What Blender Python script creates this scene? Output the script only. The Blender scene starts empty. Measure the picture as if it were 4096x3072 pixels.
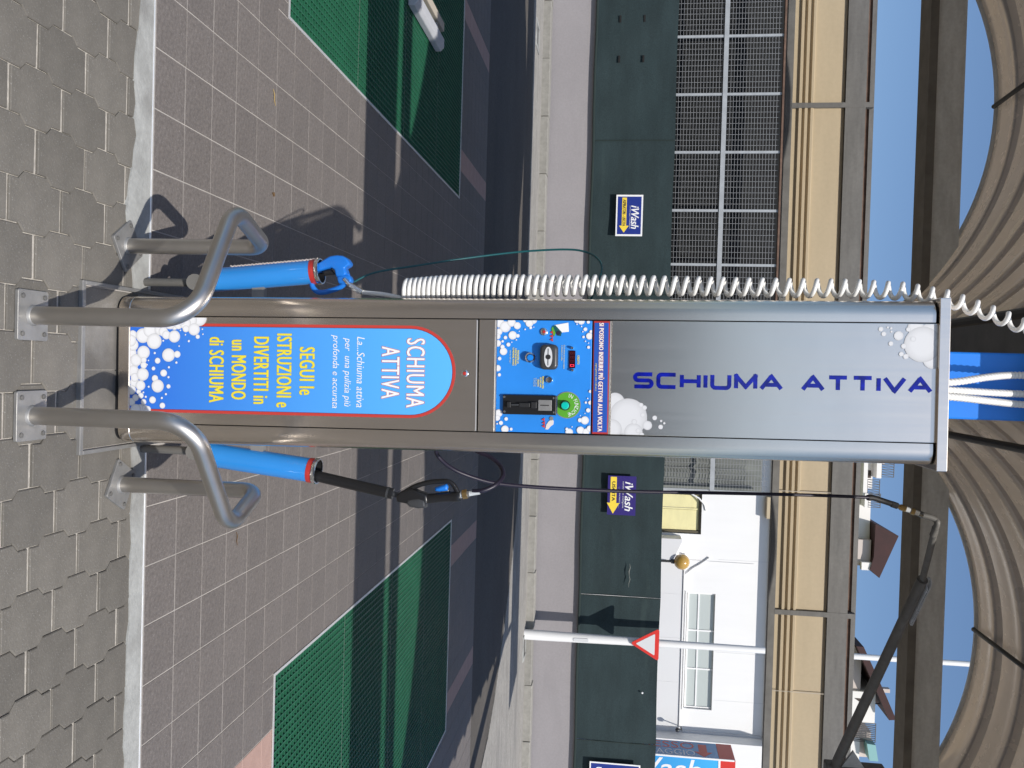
import bpy, math, random
from mathutils import Vector, Matrix
R_ = math.radians
random.seed(7)
scene = bpy.context.scene
COL = scene.collection

# ------------------------------------------------------------------ camera
cam_data = bpy.data.cameras.new('camera'); cam = bpy.data.objects.new('camera', cam_data); COL.objects.link(cam)
cam_data.sensor_fit = 'HORIZONTAL'; cam_data.sensor_width = 36.0; cam_data.lens = 36.0*3494/4096
cam_data.clip_start = 0.05; cam_data.clip_end = 900
def camera_axes(p, yaw, roll):
    F = Vector((math.sin(yaw)*math.cos(p), math.cos(yaw)*math.cos(p), -math.sin(p)))
    R0 = Vector((math.cos(yaw), -math.sin(yaw), 0)); U0 = R0.cross(F)
    return F, math.cos(roll)*R0+math.sin(roll)*U0, -math.sin(roll)*R0+math.cos(roll)*U0
F_, Rr, Uu = camera_axes(.1254, .019, .031)
# the camera is held on its side: picture right is up in the world, picture top is left
mx = Matrix((Uu, -Rr, -F_)).transposed().to_4x4(); mx.translation = (0, 0, 1.55)
cam.matrix_world = mx
scene.camera = cam
scene.render.resolution_x, scene.render.resolution_y = 1024, 768

# ------------------------------------------------------------------ sky, sun, exposure
SUN_TRAVEL = Vector((-.245, .84, -1.0)).normalized()
world = bpy.data.worlds.new('World'); scene.world = world; world.use_nodes = True
wn = world.node_tree; wn.nodes.clear()
wo = wn.nodes.new('ShaderNodeOutputWorld'); bg = wn.nodes.new('ShaderNodeBackground'); sky = wn.nodes.new('ShaderNodeTexSky')
sky.sky_type = 'NISHITA'; sky.sun_disc = False
sky.sun_elevation = math.asin(-SUN_TRAVEL.z); sky.sun_rotation = math.atan2(-SUN_TRAVEL.x, -SUN_TRAVEL.y)
sky.altitude = 0; sky.air_density = 1.0; sky.dust_density = 1.2; sky.ozone_density = 5.0
bg.inputs['Strength'].default_value = 0.122
wn.links.new(sky.outputs[0], bg.inputs[0]); wn.links.new(bg.outputs[0], wo.inputs[0])
sd = bpy.data.lights.new('sun', 'SUN'); sd.energy = 4.5; sd.angle = R_(.53); sd.color = (1, .955, .89)
sun = bpy.data.objects.new('sun', sd); COL.objects.link(sun); sun.rotation_euler = SUN_TRAVEL.to_track_quat('-Z', 'Y').to_euler()
sun.location = (2, -8, 12)
scene.view_settings.view_transform = 'Standard'; scene.view_settings.look = 'None'
scene.view_settings.exposure = 0.0; scene.view_settings.gamma = 1.0; scene.view_settings.use_curve_mapping = False

# ------------------------------------------------------------------ materials
def nd(nt, t, **kw):
    n = nt.nodes.new(t)
    for k, v in kw.items(): setattr(n, k, v)
    return n
def mat(name, col, rough=.6, metal=0., noise=None, bump=None, rvar=None, coord='Object', spec=.5, emit=None, trans=0., vcol=False, coat=0., speck=None, stain=None):
    """noise=(scale xyz, amount) colour variation; bump=(scale, strength); rvar=(scale xyz, amount); stain=(scale, colour, lo, hi)"""
    m = bpy.data.materials.new(name); m.use_nodes = True; nt = m.node_tree; L = nt.links
    b = nt.nodes['Principled BSDF']
    b.inputs['Base Color'].default_value = (*col, 1); b.inputs['Roughness'].default_value = rough; b.inputs['Metallic'].default_value = metal
    b.inputs['Specular IOR Level'].default_value = spec
    if coat: b.inputs['Coat Weight'].default_value = coat; b.inputs['Coat Roughness'].default_value = .08
    if trans: b.inputs['Transmission Weight'].default_value = trans
    if emit: b.inputs['Emission Color'].default_value = (*emit[0], 1); b.inputs['Emission Strength'].default_value = emit[1]
    tc = nd(nt, 'ShaderNodeTexCoord')
    def tex(scale, detail=5, off=0):
        if not hasattr(scale, '__len__'): scale = (scale,)*3
        mp = nd(nt, 'ShaderNodeMapping'); mp.inputs['Scale'].default_value = scale; mp.inputs['Location'].default_value = (off, off*.7, off*.3)
        n = nd(nt, 'ShaderNodeTexNoise'); n.inputs['Scale'].default_value = 1; n.inputs['Detail'].default_value = detail; n.inputs['Roughness'].default_value = .6
        L.new(tc.outputs[coord], mp.inputs[0]); L.new(mp.outputs[0], n.inputs['Vector'])
        return n.outputs[0]
    cur = None
    if vcol:
        a = nd(nt, 'ShaderNodeVertexColor', layer_name='col'); cur = a.outputs[0]
    def mixrgb(blend, fac, c1, c2):
        mr = nd(nt, 'ShaderNodeMix', data_type='RGBA', blend_type=blend)
        for s, v in ((mr.inputs['Factor'], fac), (mr.inputs['A'], c1), (mr.inputs['B'], c2)):
            if hasattr(v, 'links'): L.new(v, s)
            elif hasattr(v, '__len__'): s.default_value = (*v[:3], 1)
            else: s.default_value = v
        return mr.outputs['Result']
    def remap(src, a, b_, c, d):
        r = nd(nt, 'ShaderNodeMapRange'); L.new(src, r.inputs['Value'])
        for i, v in zip(('From Min', 'From Max', 'To Min', 'To Max'), (a, b_, c, d)): r.inputs[i].default_value = v
        return r.outputs[0]
    if noise:
        for i, (sc, am) in enumerate(noise):
            f = remap(tex(sc, 6, 3.1*i), .3, .7, 1-am, 1+am)
            h = nd(nt, 'ShaderNodeHueSaturation'); L.new(f, h.inputs['Value'])
            if cur is None: h.inputs['Color'].default_value = (*col, 1)
            else: L.new(cur, h.inputs['Color'])
            cur = h.outputs[0]
    if speck:
        sc, c2, lo, hi = speck
        f = remap(tex(sc, 2, 9.), lo, hi, 0, 1)
        cur = mixrgb('MIX', f, cur if cur is not None else col, c2)
    if stain:
        for sc, c2, lo, hi, am in stain:
            f = remap(tex(sc, 5, 17.), lo, hi, 0, am)
            cur = mixrgb('MIX', f, cur if cur is not None else col, c2)
    if cur is not None: L.new(cur, b.inputs['Base Color'])
    if rvar:
        L.new(remap(tex(rvar[0], 4, 5.), .25, .75, max(.02, rough-rvar[1]), rough+rvar[1]), b.inputs['Roughness'])
    if bump:
        bp = nd(nt, 'ShaderNodeBump'); bp.inputs['Strength'].default_value = bump[1]; bp.inputs['Distance'].default_value = bump[2] if len(bump) > 2 else .004
        L.new(tex(bump[0], 4, 2.), bp.inputs['Height']); L.new(bp.outputs[0], b.inputs['Normal'])
    return m
def per_object_tint(m, amount):
    nt = m.node_tree; L = nt.links; b = nt.nodes['Principled BSDF']
    oi = nd(nt, 'ShaderNodeObjectInfo'); mr = nd(nt, 'ShaderNodeMapRange'); mr.inputs['To Min'].default_value = 1-amount; mr.inputs['To Max'].default_value = 1+amount
    L.new(oi.outputs['Random'], mr.inputs['Value'])
    h = nd(nt, 'ShaderNodeHueSaturation'); L.new(mr.outputs[0], h.inputs['Value'])
    src = b.inputs['Base Color']
    if src.is_linked: L.new(src.links[0].from_socket, h.inputs['Color'])
    else: h.inputs['Color'].default_value = src.default_value
    L.new(h.outputs[0], src)
    return m
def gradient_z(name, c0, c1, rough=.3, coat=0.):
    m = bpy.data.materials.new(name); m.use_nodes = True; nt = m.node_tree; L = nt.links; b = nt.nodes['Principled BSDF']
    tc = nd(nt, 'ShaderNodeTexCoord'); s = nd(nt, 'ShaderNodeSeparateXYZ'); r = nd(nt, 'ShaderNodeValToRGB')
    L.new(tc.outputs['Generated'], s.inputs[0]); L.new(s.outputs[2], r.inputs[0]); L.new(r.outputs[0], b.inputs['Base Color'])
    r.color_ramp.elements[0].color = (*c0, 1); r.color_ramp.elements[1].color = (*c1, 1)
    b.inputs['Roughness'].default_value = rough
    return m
M = {}
M['tile'] = per_object_tint(mat('floor tile', (.146, .130, .120), .55, noise=[((70, 70, 70), .22), ((9, 9, 9), .09), ((1.1, 1.1, 1.1), .10)], bump=((55, 55, 55), .55, .003), speck=((210,)*3, (.27, .25, .24), .60, .72), stain=[((.9,)*3, (.105, .098, .095), .55, .75, .35)]), .05)
M['pink_tile'] = per_object_tint(mat('pink floor tile', (.40, .265, .225), .6, noise=[((14,)*3, .08)], bump=((60,)*3, .4, .003)), .05)
M['grout'] = mat('pale grout', (.40, .375, .35), .9, noise=[((5,)*3, .18)])
M['paver'] = per_object_tint(mat('concrete paver', (.142, .131, .113), .88, noise=[((9,)*3, .12), ((2.2,)*3, .14)], bump=((140,)*3, .6, .003), speck=((260,)*3, (.25, .24, .225), .62, .72), stain=[((3.5, 3.5, 3.5), (.27, .26, .245), .55, .70, .6), ((2.1, 2.3, 2), (.085, .08, .075), .56, .72, .6)]), .13)
M['joint'] = mat('sandy joint', (.43, .40, .355), .95, noise=[((40,)*3, .25)], bump=((200,)*3, .6, .004))
M['concrete'] = mat('pale mortar strip', (.36, .365, .35), .9, noise=[((6,)*3, .16), ((40,)*3, .10)], bump=((80,)*3, .5, .004), stain=[((4,)*3, (.21, .205, .195), .52, .68, .7)])
M['asphalt'] = mat('asphalt', (.090, .080, .069), .85, noise=[((30,)*3, .2), ((.5, .9, 1), .18)], bump=((90,)*3, .6, .006), stain=[((.35, .8, 1), (.125, .112, .097), .55, .72, .5)])
M['verge'] = mat('dusty verge', (.30, .285, .26), .95, noise=[((3, 6, 3), .16), ((20,)*3, .15)], bump=((25, 40, 25), .8, .02), stain=[((.5, 1.4, 1), (.20, .19, .18), .5, .7, .7)])
M['ground'] = mat('dry ground', (.17, .16, .145), .95, noise=[((.6,)*3, .2), ((8,)*3, .12)])
M['kerb'] = per_object_tint(mat('kerb stone', (.27, .26, .235), .9, noise=[((12,)*3, .15)], bump=((50,)*3, .5, .005)), .08)
M['steel'] = mat('brushed steel', (.77, .695, .61), .25, 1., noise=[((1.3, 1.3, 3), .05)], rvar=((90, 90, 1.6), .02), stain=[((9, 9, 5), (.85, .79, .71), .62, .75, .25)])
M['steel_tube'] = mat('brushed tube steel', (.56, .53, .49), .40, 1., noise=[((9,)*3, .05)], rvar=((7,)*3, .05))
M['plate'] = mat('dull steel plate', (.29, .285, .275), .55, .5, noise=[((22,)*3, .12)], rvar=((30,)*3, .12))
M['trim'] = mat('steel edge strip', (.85, .84, .82), .35, .6, rvar=((20,)*3, .1))
M['galv'] = mat('galvanised steel', (.56, .59, .61), .55, .1, noise=[((3, 14, 14), .14), ((30,)*3, .08)], rvar=((8,)*3, .12))
M['galv_mid'] = mat('dull galvanised steel', (.15, .145, .135), .6, .2, noise=[((2, 14, 14), .16), ((30,)*3, .08)])
M['galv_dark'] = mat('weathered steel', (.16, .155, .145), .6, .35, noise=[((6,)*3, .2)])
M['vault'] = mat('beige vault sheet', (.60, .53, .45), .26, .35, noise=[((1.2, 8, 1.2), .06), ((14, 2, 14), .05)], rvar=((4,)*3, .08), stain=[((2.2, 6, 2.2), (.36, .30, .24), .6, .78, .55)])
def let_light_through(m, col, w):
    nt = m.node_tree; b = nt.nodes['Principled BSDF']; out = nt.nodes['Material Output']; tr = nd(nt, 'ShaderNodeBsdfTranslucent'); tr.inputs[0].default_value = (*col, 1)
    mx_ = nd(nt, 'ShaderNodeMixShader'); mx_.inputs[0].default_value = w; nt.links.new(b.outputs[0], mx_.inputs[1]); nt.links.new(tr.outputs[0], mx_.inputs[2]); nt.links.new(mx_.outputs[0], out.inputs[0])
let_light_through(M['vault'], (.78, .71, .62), .38)
M['beige'] = mat('beige sheet', (.46, .375, .25), .5, 0., noise=[((1.0, 1, 6), .05), ((25,)*3, .03)])
M['rust'] = mat('rusty steel', (.14, .085, .06), .85, noise=[((9,)*3, .35)])
M['black_rod'] = mat('dark rod', (.035, .035, .033), .5)
M['blue_paint'] = mat('blue column paint', (.008, .19, .72), .38, noise=[((2, 2, 5), .05)])
M['blue_tube'] = mat('glossy blue tube', (.03, .26, .70), .17, coat=.5)
M['red_band'] = mat('red band', (.45, .035, .03), .35)
M['chrome'] = mat('chrome', (.82, .82, .82), .12, 1.)
M['black'] = mat('black plastic', (.012, .012, .013), .30)
M['black_matt'] = mat('black', (.010, .010, .011), .6)
M['dark_void'] = mat('dark interior', (.008, .008, .008), .9)
M['blue_plastic'] = mat('blue moulded plastic', (.012, .17, .62), .30)
M['white_hose'] = mat('white nylon hose', (.80, .79, .76), .33, noise=[((60,)*3, .05)])
M['white_conduit'] = mat('white corrugated conduit', (.74, .73, .70), .5)
M['purple_hose'] = mat('dark violet rubber hose', (.012, .009, .022), .42)
M['teal'] = mat('teal cable', (.004, .085, .095), .4)
M['brass'] = mat('brass', (.62, .42, .18), .28, 1.)
M['green_grp'] = mat('green plastic grating', (.018, .112, .058), .42, noise=[((3,)*3, .12), ((30,)*3, .12)])
M['grate_gap'] = mat('grating joint', (.10, .12, .10), .8)
M['pit'] = mat('drain pit', (.05, .048, .044), .9)
M['white_paint'] = mat('white paint', (.50, .51, .54), .45, noise=[((10,)*3, .05)])
M['lilac'] = mat('lilac grey render', (.285, .268, .275), .9, noise=[((1.2,)*3, .05), ((30,)*3, .05)], bump=((60,)*3, .3, .004), stain=[((.6, .6, 2.5), (.235, .222, .227), .56, .75, .5)])
M['net'] = mat('dark green shade cloth', (.022, .037, .040), .75, noise=[((.7, .7, 3), .22), ((60, 60, 60), .2)], bump=((90,)*3, .5, .004), stain=[((.5, 1, 3), (.05, .075, .07), .60, .78, .5)], spec=.25)
M['net_edge'] = mat('net hem', (.012, .024, .022), .8)
M['fence_wire'] = mat('galvanised fence wire', (.29, .295, .30), .5, .2)
M['fence_post'] = mat('pale fence post', (.36, .38, .395), .5, .1, noise=[((8,)*3, .12)])
M['back_net'] = mat('dark back cloth', (.0075, .008, .008), .9, noise=[((2.5, 1.5, .3), .45)])
M['back_cloth'] = mat('light back cloth', (.16, .17, .155), .85, noise=[((3, 3, 1), .3)])
M['bwhite'] = mat('white cladding', (.79, .785, .77), .55, noise=[((.4,)*3, .02), ((3, 3, .4), .02)])
M['bgrey'] = mat('pale grey cladding', (.66, .66, .66), .6, noise=[((.4,)*3, .03)])
M['glass'] = mat('window glass', (.46, .50, .48), .22, spec=.5)
M['curtain'] = mat('yellow blind', (.74, .68, .36), .7, noise=[((2, 2, 5), .08)])
M['frame_dark'] = mat('dark window frame', (.10, .085, .05), .5)
M['frame_tan'] = mat('tan reveal', (.46, .41, .34), .7)
M['amber'] = mat('amber globe', (.45, .27, .06), .18, coat=.6)
M['sign_navy'] = mat('navy sign', (.012, .03, .22), .4)
M['sign_violet'] = mat('violet sign', (.03, .018, .16), .4)
M['sign_white'] = mat('sign white', (.80, .80, .80), .45)
M['sign_yellow'] = mat('sign yellow', (.84, .62, .06), .45)
M['sign_black'] = mat('sign black', (.01, .012, .02), .5)
M['sign_red'] = mat('sign red', (.62, .03, .02), .4)
M['sign_grey'] = mat('sign face', (.62, .63, .64), .4)
M['pole_white'] = mat('white pole paint', (.80, .80, .79), .4, noise=[((4, 4, .6), .04)])
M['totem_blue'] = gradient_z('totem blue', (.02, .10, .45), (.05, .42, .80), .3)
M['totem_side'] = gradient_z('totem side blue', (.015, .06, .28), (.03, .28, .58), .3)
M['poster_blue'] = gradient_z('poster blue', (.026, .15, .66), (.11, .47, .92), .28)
M['panel_blue'] = mat('panel blue print', (.028, .245, .74), .26, noise=[((4,)*3, .10)])
M['strip_blue'] = mat('strip blue', (.02, .09, .42), .3)
M['strip_red'] = mat('strip red', (.42, .04, .035), .3)
M['print_red'] = mat('print red', (.52, .05, .04), .32)
M['print_dark'] = mat('print dark line', (.03, .02, .05), .35)
M['print_white'] = mat('print white', (.82, .82, .81), .32)
M['print_yellow'] = mat('print yellow', (.80, .68, .05), .32)
M['print_olive'] = mat('print yellow outline', (.36, .34, .03), .32)
M['bubble'] = mat('printed foam', (.82, .83, .84), .30, vcol=True)
M['engraved'] = mat('engraved blue lettering', (.004, .009, .25), .16, noise=[((40,)*3, .5)])
M['print_green'] = mat('print green', (.10, .36, .03), .3)
M['cyan_button'] = mat('turquoise button', (.0, .52, .42), .25, coat=.4)
M['blue_button'] = mat('blue button', (.01, .22, .72), .22, coat=.4)
M['display'] = mat('display window', (.03, .004, .008), .12)
M['digit'] = mat('lit red digit', (.5, .01, .03), .4, emit=((1, .03, .08), 1.6))
M['digit_off'] = mat('unlit digit', (.09, .008, .012), .3)
M['dark_grey'] = mat('dark grey plastic', (.045, .047, .05), .35)
M['skin_print'] = mat('print hand', (.72, .66, .62), .35)
M['house_white'] = mat('house white', (.76, .74, .71), .8, noise=[((.3,)*3, .03)])
M['house_pink'] = mat('house pale', (.55, .48, .44), .8)
M['house_roof'] = mat('dark red roof', (.034, .007, .006), .7, noise=[((1.5,)*3, .25)])
M['house_dark'] = mat('house opening', (.05, .035, .025), .6)
M['railing'] = mat('railing', (.09, .09, .09), .5)
M['awning_teal'] = mat('teal awning', (.22, .42, .42), .7)
M['hill'] = mat('scrub hillside', (.09, .10, .045), .95, noise=[((.15,)*3, .4), ((1.2,)*3, .3)])
M['straw'] = mat('dry straw', (.42, .30, .12), .9)
M['leaf'] = mat('dead leaf', (.12, .07, .03), .9)

# ------------------------------------------------------------------ mesh helpers
class MB:
    def __init__(s): s.v = []; s.f = []; s.col = None
    def add(s, vs, fs):
        n = len(s.v); s.v += [tuple(p) for p in vs]; s.f += [tuple(i+n for i in f) for f in fs]; return s
    def box(s, x0, x1, y0, y1, z0, z1):
        vs = [(x, y, z) for z in (z0, z1) for y in (y0, y1) for x in (x0, x1)]
        return s.add(vs, [(0, 2, 3, 1), (4, 5, 7, 6), (0, 1, 5, 4), (2, 6, 7, 3), (0, 4, 6, 2), (1, 3, 7, 5)])
    def bar(s, p0, p1, w, h, up=(0, 0, 1)):
        p0 = Vector(p0); p1 = Vector(p1); d = (p1-p0).normalized(); r = d.cross(Vector(up)).normalized(); u = r.cross(d)
        vs = [p+r*a*w/2+u*b*h/2 for p in (p0, p1) for a, b in ((-1, -1), (1, -1), (1, 1), (-1, 1))]
        return s.add(vs, [(0, 1, 2, 3), (7, 6, 5, 4), (0, 4, 5, 1), (1, 5, 6, 2), (2, 6, 7, 3), (3, 7, 4, 0)])
    def tube(s, pts, r, n=12, caps=True):
        P = [Vector(p) for p in pts]; m = len(P); rs = r if hasattr(r, '__len__') else [r]*m
        T = [(P[min(i+1, m-1)]-P[max(i-1, 0)]).normalized() for i in range(m)]
        a = Vector((0, 0, 1)) if abs(T[0].z) < .9 else Vector((1, 0, 0))
        N = (a-T[0]*a.dot(T[0])).normalized(); vs = []; fs = []
        for i in range(m):
            N = (N-T[i]*N.dot(T[i])).normalized(); B = T[i].cross(N)
            for k in range(n):
                t = 2*math.pi*k/n; vs.append(P[i]+(N*math.cos(t)+B*math.sin(t))*rs[i])
        for i in range(m-1):
            for k in range(n):
                k2 = (k+1) % n; fs.append((i*n+k, i*n+k2, (i+1)*n+k2, (i+1)*n+k))
        if caps: fs += [tuple(range(n))[::-1], tuple(range((m-1)*n, m*n))]
        return s.add(vs, fs)
    def prism(s, poly, a, b, fn, chamfer=0., inset=None):
        """extrude 2-D polygon between depths a (front) and b; fn(u,v,d)->xyz ; chamfer shrinks the front face"""
        n = len(poly); vs = []; fs = []
        rings = [(poly, b)]
        if chamfer:
            rings.append((poly, a+(b-a)/abs(b-a)*chamfer)); rings.append((shrink(poly, chamfer), a))
        else: rings.append((poly, a))
        for pl, d in rings: vs += [fn(u, v, d) for u, v in pl]
        for r in range(len(rings)-1):
            for k in range(n):
                k2 = (k+1) % n; fs.append((r*n+k, r*n+k2, (r+1)*n+k2, (r+1)*n+k))
        fs.append(tuple(range(n))[::-1]); fs.append(tuple(range((len(rings)-1)*n, len(rings)*n)))
        return s.add(vs, fs)
    def lathe(s, prof, c, axis=(0, 0, 1), n=24, caps=True):
        ax = Vector(axis).normalized(); a = Vector((1, 0, 0)) if abs(ax.x) < .9 else Vector((0, 1, 0))
        e1 = (a-ax*a.dot(ax)).normalized(); e2 = ax.cross(e1); c = Vector(c); vs = []; fs = []
        for r, h in prof:
            for k in range(n):
                t = 2*math.pi*k/n; vs.append(c+ax*h+(e1*math.cos(t)+e2*math.sin(t))*r)
        m = len(prof)
        for i in range(m-1):
            for k in range(n):
                k2 = (k+1) % n; fs.append((i*n+k, i*n+k2, (i+1)*n+k2, (i+1)*n+k))
        if caps: fs += [tuple(range(n))[::-1], tuple(range((m-1)*n, m*n))]
        return s.add(vs, fs)
    def build(s, name, m, parent=None, smooth=None, loc=None, bevel=0., recalc=True):
        me = bpy.data.meshes.new(name); me.from_pydata(s.v, [], s.f); me.materials.append(m)
        if s.col:
            ca = me.color_attributes.new('col', 'FLOAT_COLOR', 'POINT')
            for i, c in enumerate(s.col): ca.data[i].color = (c, c, c*1.01, 1)
        if recalc:
            import bmesh
            bm = bmesh.new(); bm.from_mesh(me); bmesh.ops.recalc_face_normals(bm, faces=bm.faces); bm.to_mesh(me); bm.free()
        if smooth:
            me.shade_smooth(); me.set_sharp_from_angle(angle=R_(smooth))
        me.update()
        return obj(name, me, parent, loc, bevel)
def obj(name, me, parent=None, loc=None, bevel=0.):
    o = bpy.data.objects.new(name, me); COL.objects.link(o)
    if loc: o.location = loc
    if parent: o.parent = parent
    if bevel:
        b = o.modifiers.new('bevel', 'BEVEL'); b.width = bevel; b.segments = 2; b.limit_method = 'ANGLE'; b.angle_limit = R_(40)
    return o
def shrink(poly, d):
    """move each vertex of a polygon inwards by d (mitred)"""
    n = len(poly); area = sum(poly[i][0]*poly[(i+1) % n][1]-poly[(i+1) % n][0]*poly[i][1] for i in range(n)); sg = 1 if area > 0 else -1
    out = []
    for i in range(n):
        p = Vector(poly[i]); a = (p-Vector(poly[i-1])).normalized(); b = (Vector(poly[(i+1) % n])-p).normalized()
        na = Vector((-a.y, a.x))*sg; nb = Vector((-b.y, b.x))*sg; k = 1+na.dot(nb)
        out.append(tuple(p+(na+nb)*(d/max(k, .3))))
    return out
def empty(name, loc=(0, 0, 0), rot=(0, 0, 0)):
    o = bpy.data.objects.new(name, None); COL.objects.link(o); o.location = loc; o.rotation_euler = rot; o.empty_display_size = .1
    return o
def tag(o, label, cat, group=None):
    o['label'] = label; o['category'] = cat
    if group: o['group'] = group
    return o
def struct(o): o['kind'] = 'structure'; return o
def box(name, m, parent, x0, x1, y0, y1, z0, z1, bevel=0.):
    return MB().box(x0, x1, y0, y1, z0, z1).build(name, m, parent, bevel=bevel, recalc=False)
def rounded(x0, x1, y0, y1, r, n=6):
    out = []
    for cx, cy, a0 in ((x1-r, y0+r, -90), (x1-r, y1-r, 0), (x0+r, y1-r, 90), (x0+r, y0+r, 180)):
        for k in range(n+1):
            t = R_(a0+90*k/n); out.append((cx+r*math.cos(t), cy+r*math.sin(t)))
    return out
def circle(cx, cy, r, n=24, ry=None):
    return [(cx+r*math.cos(2*math.pi*k/n), cy+(ry or r)*math.sin(2*math.pi*k/n)) for k in range(n)]
def catmull(pts, n=8):
    P = [Vector(p) for p in pts]; out = []
    for i in range(len(P)-1):
        p0 = P[max(i-1, 0)]; p1 = P[i]; p2 = P[i+1]; p3 = P[min(i+2, len(P)-1)]
        for k in range(n):
            t = k/n
            out.append(.5*((2*p1)+(p2-p0)*t+(2*p0-5*p1+4*p2-p3)*t*t+(-p0+3*p1-3*p2+p3)*t*t*t))
    out.append(P[-1]); return out
def fillet(pts, r, n=8):
    """polyline with rounded corners"""
    P = [Vector(p) for p in pts]; out = [P[0]]
    rs = r if hasattr(r, '__len__') else [r]*(len(P)-2)
    for i in range(1, len(P)-1):
        a = (P[i-1]-P[i]).normalized(); b = (P[i+1]-P[i]).normalized(); th = a.angle(b); t = rs[i-1]/math.tan(th/2)
        c = P[i]+(a+b).normalized()*(rs[i-1]/math.sin(th/2)); s0 = P[i]+a*t-c; s1 = P[i]+b*t-c
        om = s0.angle(s1); L0 = s0.length
        for k in range(n+1): out.append(c+(s0*math.sin((1-k/n)*om)+s1*math.sin(k/n*om))/math.sin(om))
    out.append(P[-1]); return out
def text_mesh(body, bold=0., shear=0., extrude=0., spacing=1.):
    cu = bpy.data.curves.new('lettering', 'FONT'); cu.body = body; cu.size = 1; cu.offset = bold; cu.shear = shear; cu.extrude = extrude; cu.space_character = spacing
    cu.resolution_u = 3
    o = bpy.data.objects.new('lettering', cu); COL.objects.link(o); bpy.context.view_layer.update()
    me = bpy.data.meshes.new_from_object(o.evaluated_get(bpy.context.evaluated_depsgraph_get()))
    bpy.data.objects.remove(o); bpy.data.curves.remove(cu)
    return me
def text(name, body, m, parent, x0, x1, z0, z1, y, shear=0., spacing=1., up=False, fat=0., ring=0.):
    """flat lettering filling the rectangle x0..x1, z0..z1 of a vertical face at depth y (facing -y); up=True reads upwards.
    fat thickens the strokes sideways, ring thickens them all round (an outline to lie under the lettering)"""
    me = text_mesh(body, 0, shear, 0, spacing)
    xs = [v.co.x for v in me.vertices]; ys = [v.co.y for v in me.vertices]; bx = (min(xs), max(xs), min(ys), max(ys))
    offs = [(0, 0)]
    if fat: offs += [(-fat, 0), (fat, 0)]
    if ring: offs = [(fat*sx+ring*math.cos(t), ring*math.sin(t)) for sx in (-1, 1) for t in (R_(45*k) for k in range(8))]+[(0, 0)]
    b_ = MB(); fs = [tuple(p.vertices) for p in me.polygons]
    for i, (dx, dz) in enumerate(offs):
        vs = []
        for v in me.vertices:
            a = (v.co.x-bx[0])/(bx[1]-bx[0]); b = (v.co.y-bx[2])/(bx[3]-bx[2]); yy = y-i*.000025
            if up: vs.append((x1-(x1-x0)*b+dz, yy, z0+(z1-z0)*a+dx))
            else: vs.append((x0+(x1-x0)*a+dx, yy, z0+(z1-z0)*b+dz))
        b_.add(vs, fs)
    bpy.data.meshes.remove(me)
    return b_.build(name, m, parent, recalc=False)

# ================================================================== SETTING
# ---- ground sheets
g = MB().add([(-300, -60, -.12), (300, -60, -.12), (300, 300, -.12), (-300, 300, -.12)], [(0, 1, 2, 3)]).build('ground', M['ground'], recalc=False); struct(g)
rd = MB().add([(-40, 9.52, -.012), (40, 9.52, -.012), (40, 16, -.012), (-40, 16, -.012)], [(0, 1, 2, 3)]).build('road', M['asphalt'], recalc=False); struct(rd)
rd2 = MB().add([(-40, -40, -.03), (40, -40, -.03), (40, .9, -.03), (-40, .9, -.03)], [(0, 1, 2, 3)]).build('unseen_forecourt', M['asphalt'], recalc=False); struct(rd2)  # dark asphalt put out of view so the kiosk door reflects darker ground
edge = [(-30, 13.85), (-5.8, 13.76), (-3.7, 13.95), (-1.44, 13.9), (.2, 13.85), (1.5, 13.69), (2.2, 13.42), (2.8, 13.0), (3.6, 12.3), (4.36, 11.46), (4.7, 10.9), (4.9, 10.3), (5.05, 9.56), (30, 9.56), (30, 15.5), (-30, 15.5)]  # asphalt edge drawn along the canopy's shadow outline, so shade is in the colour
vg = MB().prism(edge, .0, -.1, lambda u, v, d: (u, v, d)).build('verge', M['verge']); struct(vg)

# ---- interlocking concrete pavers in front
pav = MB().add([(-4.2, .9, -.007), (4.2, .9, -.007), (4.2, 2.60, -.007), (-4.2, 2.60, -.007)], [(0, 1, 2, 3)]).build('paving', M['joint'], recalc=False); struct(pav)
PL, PN, PW = .105-.0055, .058-.0008, .079-.0008
pp = [(-PN, -PL), (PN, -PL), (PN, -.064), (PW, -.043), (PW, .043), (PN, .064), (PN, PL), (-PN, PL), (-PN, .064), (-PW, .043), (-PW, -.043), (-PN, -.064)]
paver_meshes = []
for k in range(4):
    o = MB().prism(pp, .0, -.05, lambda u, v, d: (u, v, d), chamfer=.0026).build('paver', M['paver']); paver_meshes.append(o.data); bpy.data.objects.remove(o)
rest = MB(); spots = []
for i in range(-31, 30):
    cx = .5755+.1385*i
    for j in range(-18, 4):
        cy = 2.242+.21*j+(.105 if i % 2 else 0)
        if cy-PL > 2.60 or cy-PL < .9: continue
        spots.append((cx, cy))
spots.sort(key=lambda p: abs(p[0])*.8+abs(p[1]-2.3)*1.4)
for n, (cx, cy) in enumerate(spots):
    if n < 300:
        me = paver_meshes[n % 4]
        if cy+PL > 2.68:
            me = me.copy()
            for v in me.vertices: v.co.y = min(v.co.y, 2.684-cy)
        o = obj('paver', me, pav, (cx, cy, random.uniform(-.0025, .0015)))
        o.rotation_euler = (random.uniform(-.006, .006), random.uniform(-.008, .008), random.uniform(-.006, .006))
    else:
        me = paver_meshes[0]; rest.add([(v.co.x+cx, min(v.co.y+cy, 2.684), v.co.z) for v in me.vertices], [tuple(p.vertices) for p in me.polygons])
o = rest.build('farther_pavers', M['paver'], pav); o['kind'] = 'stuff'

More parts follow.
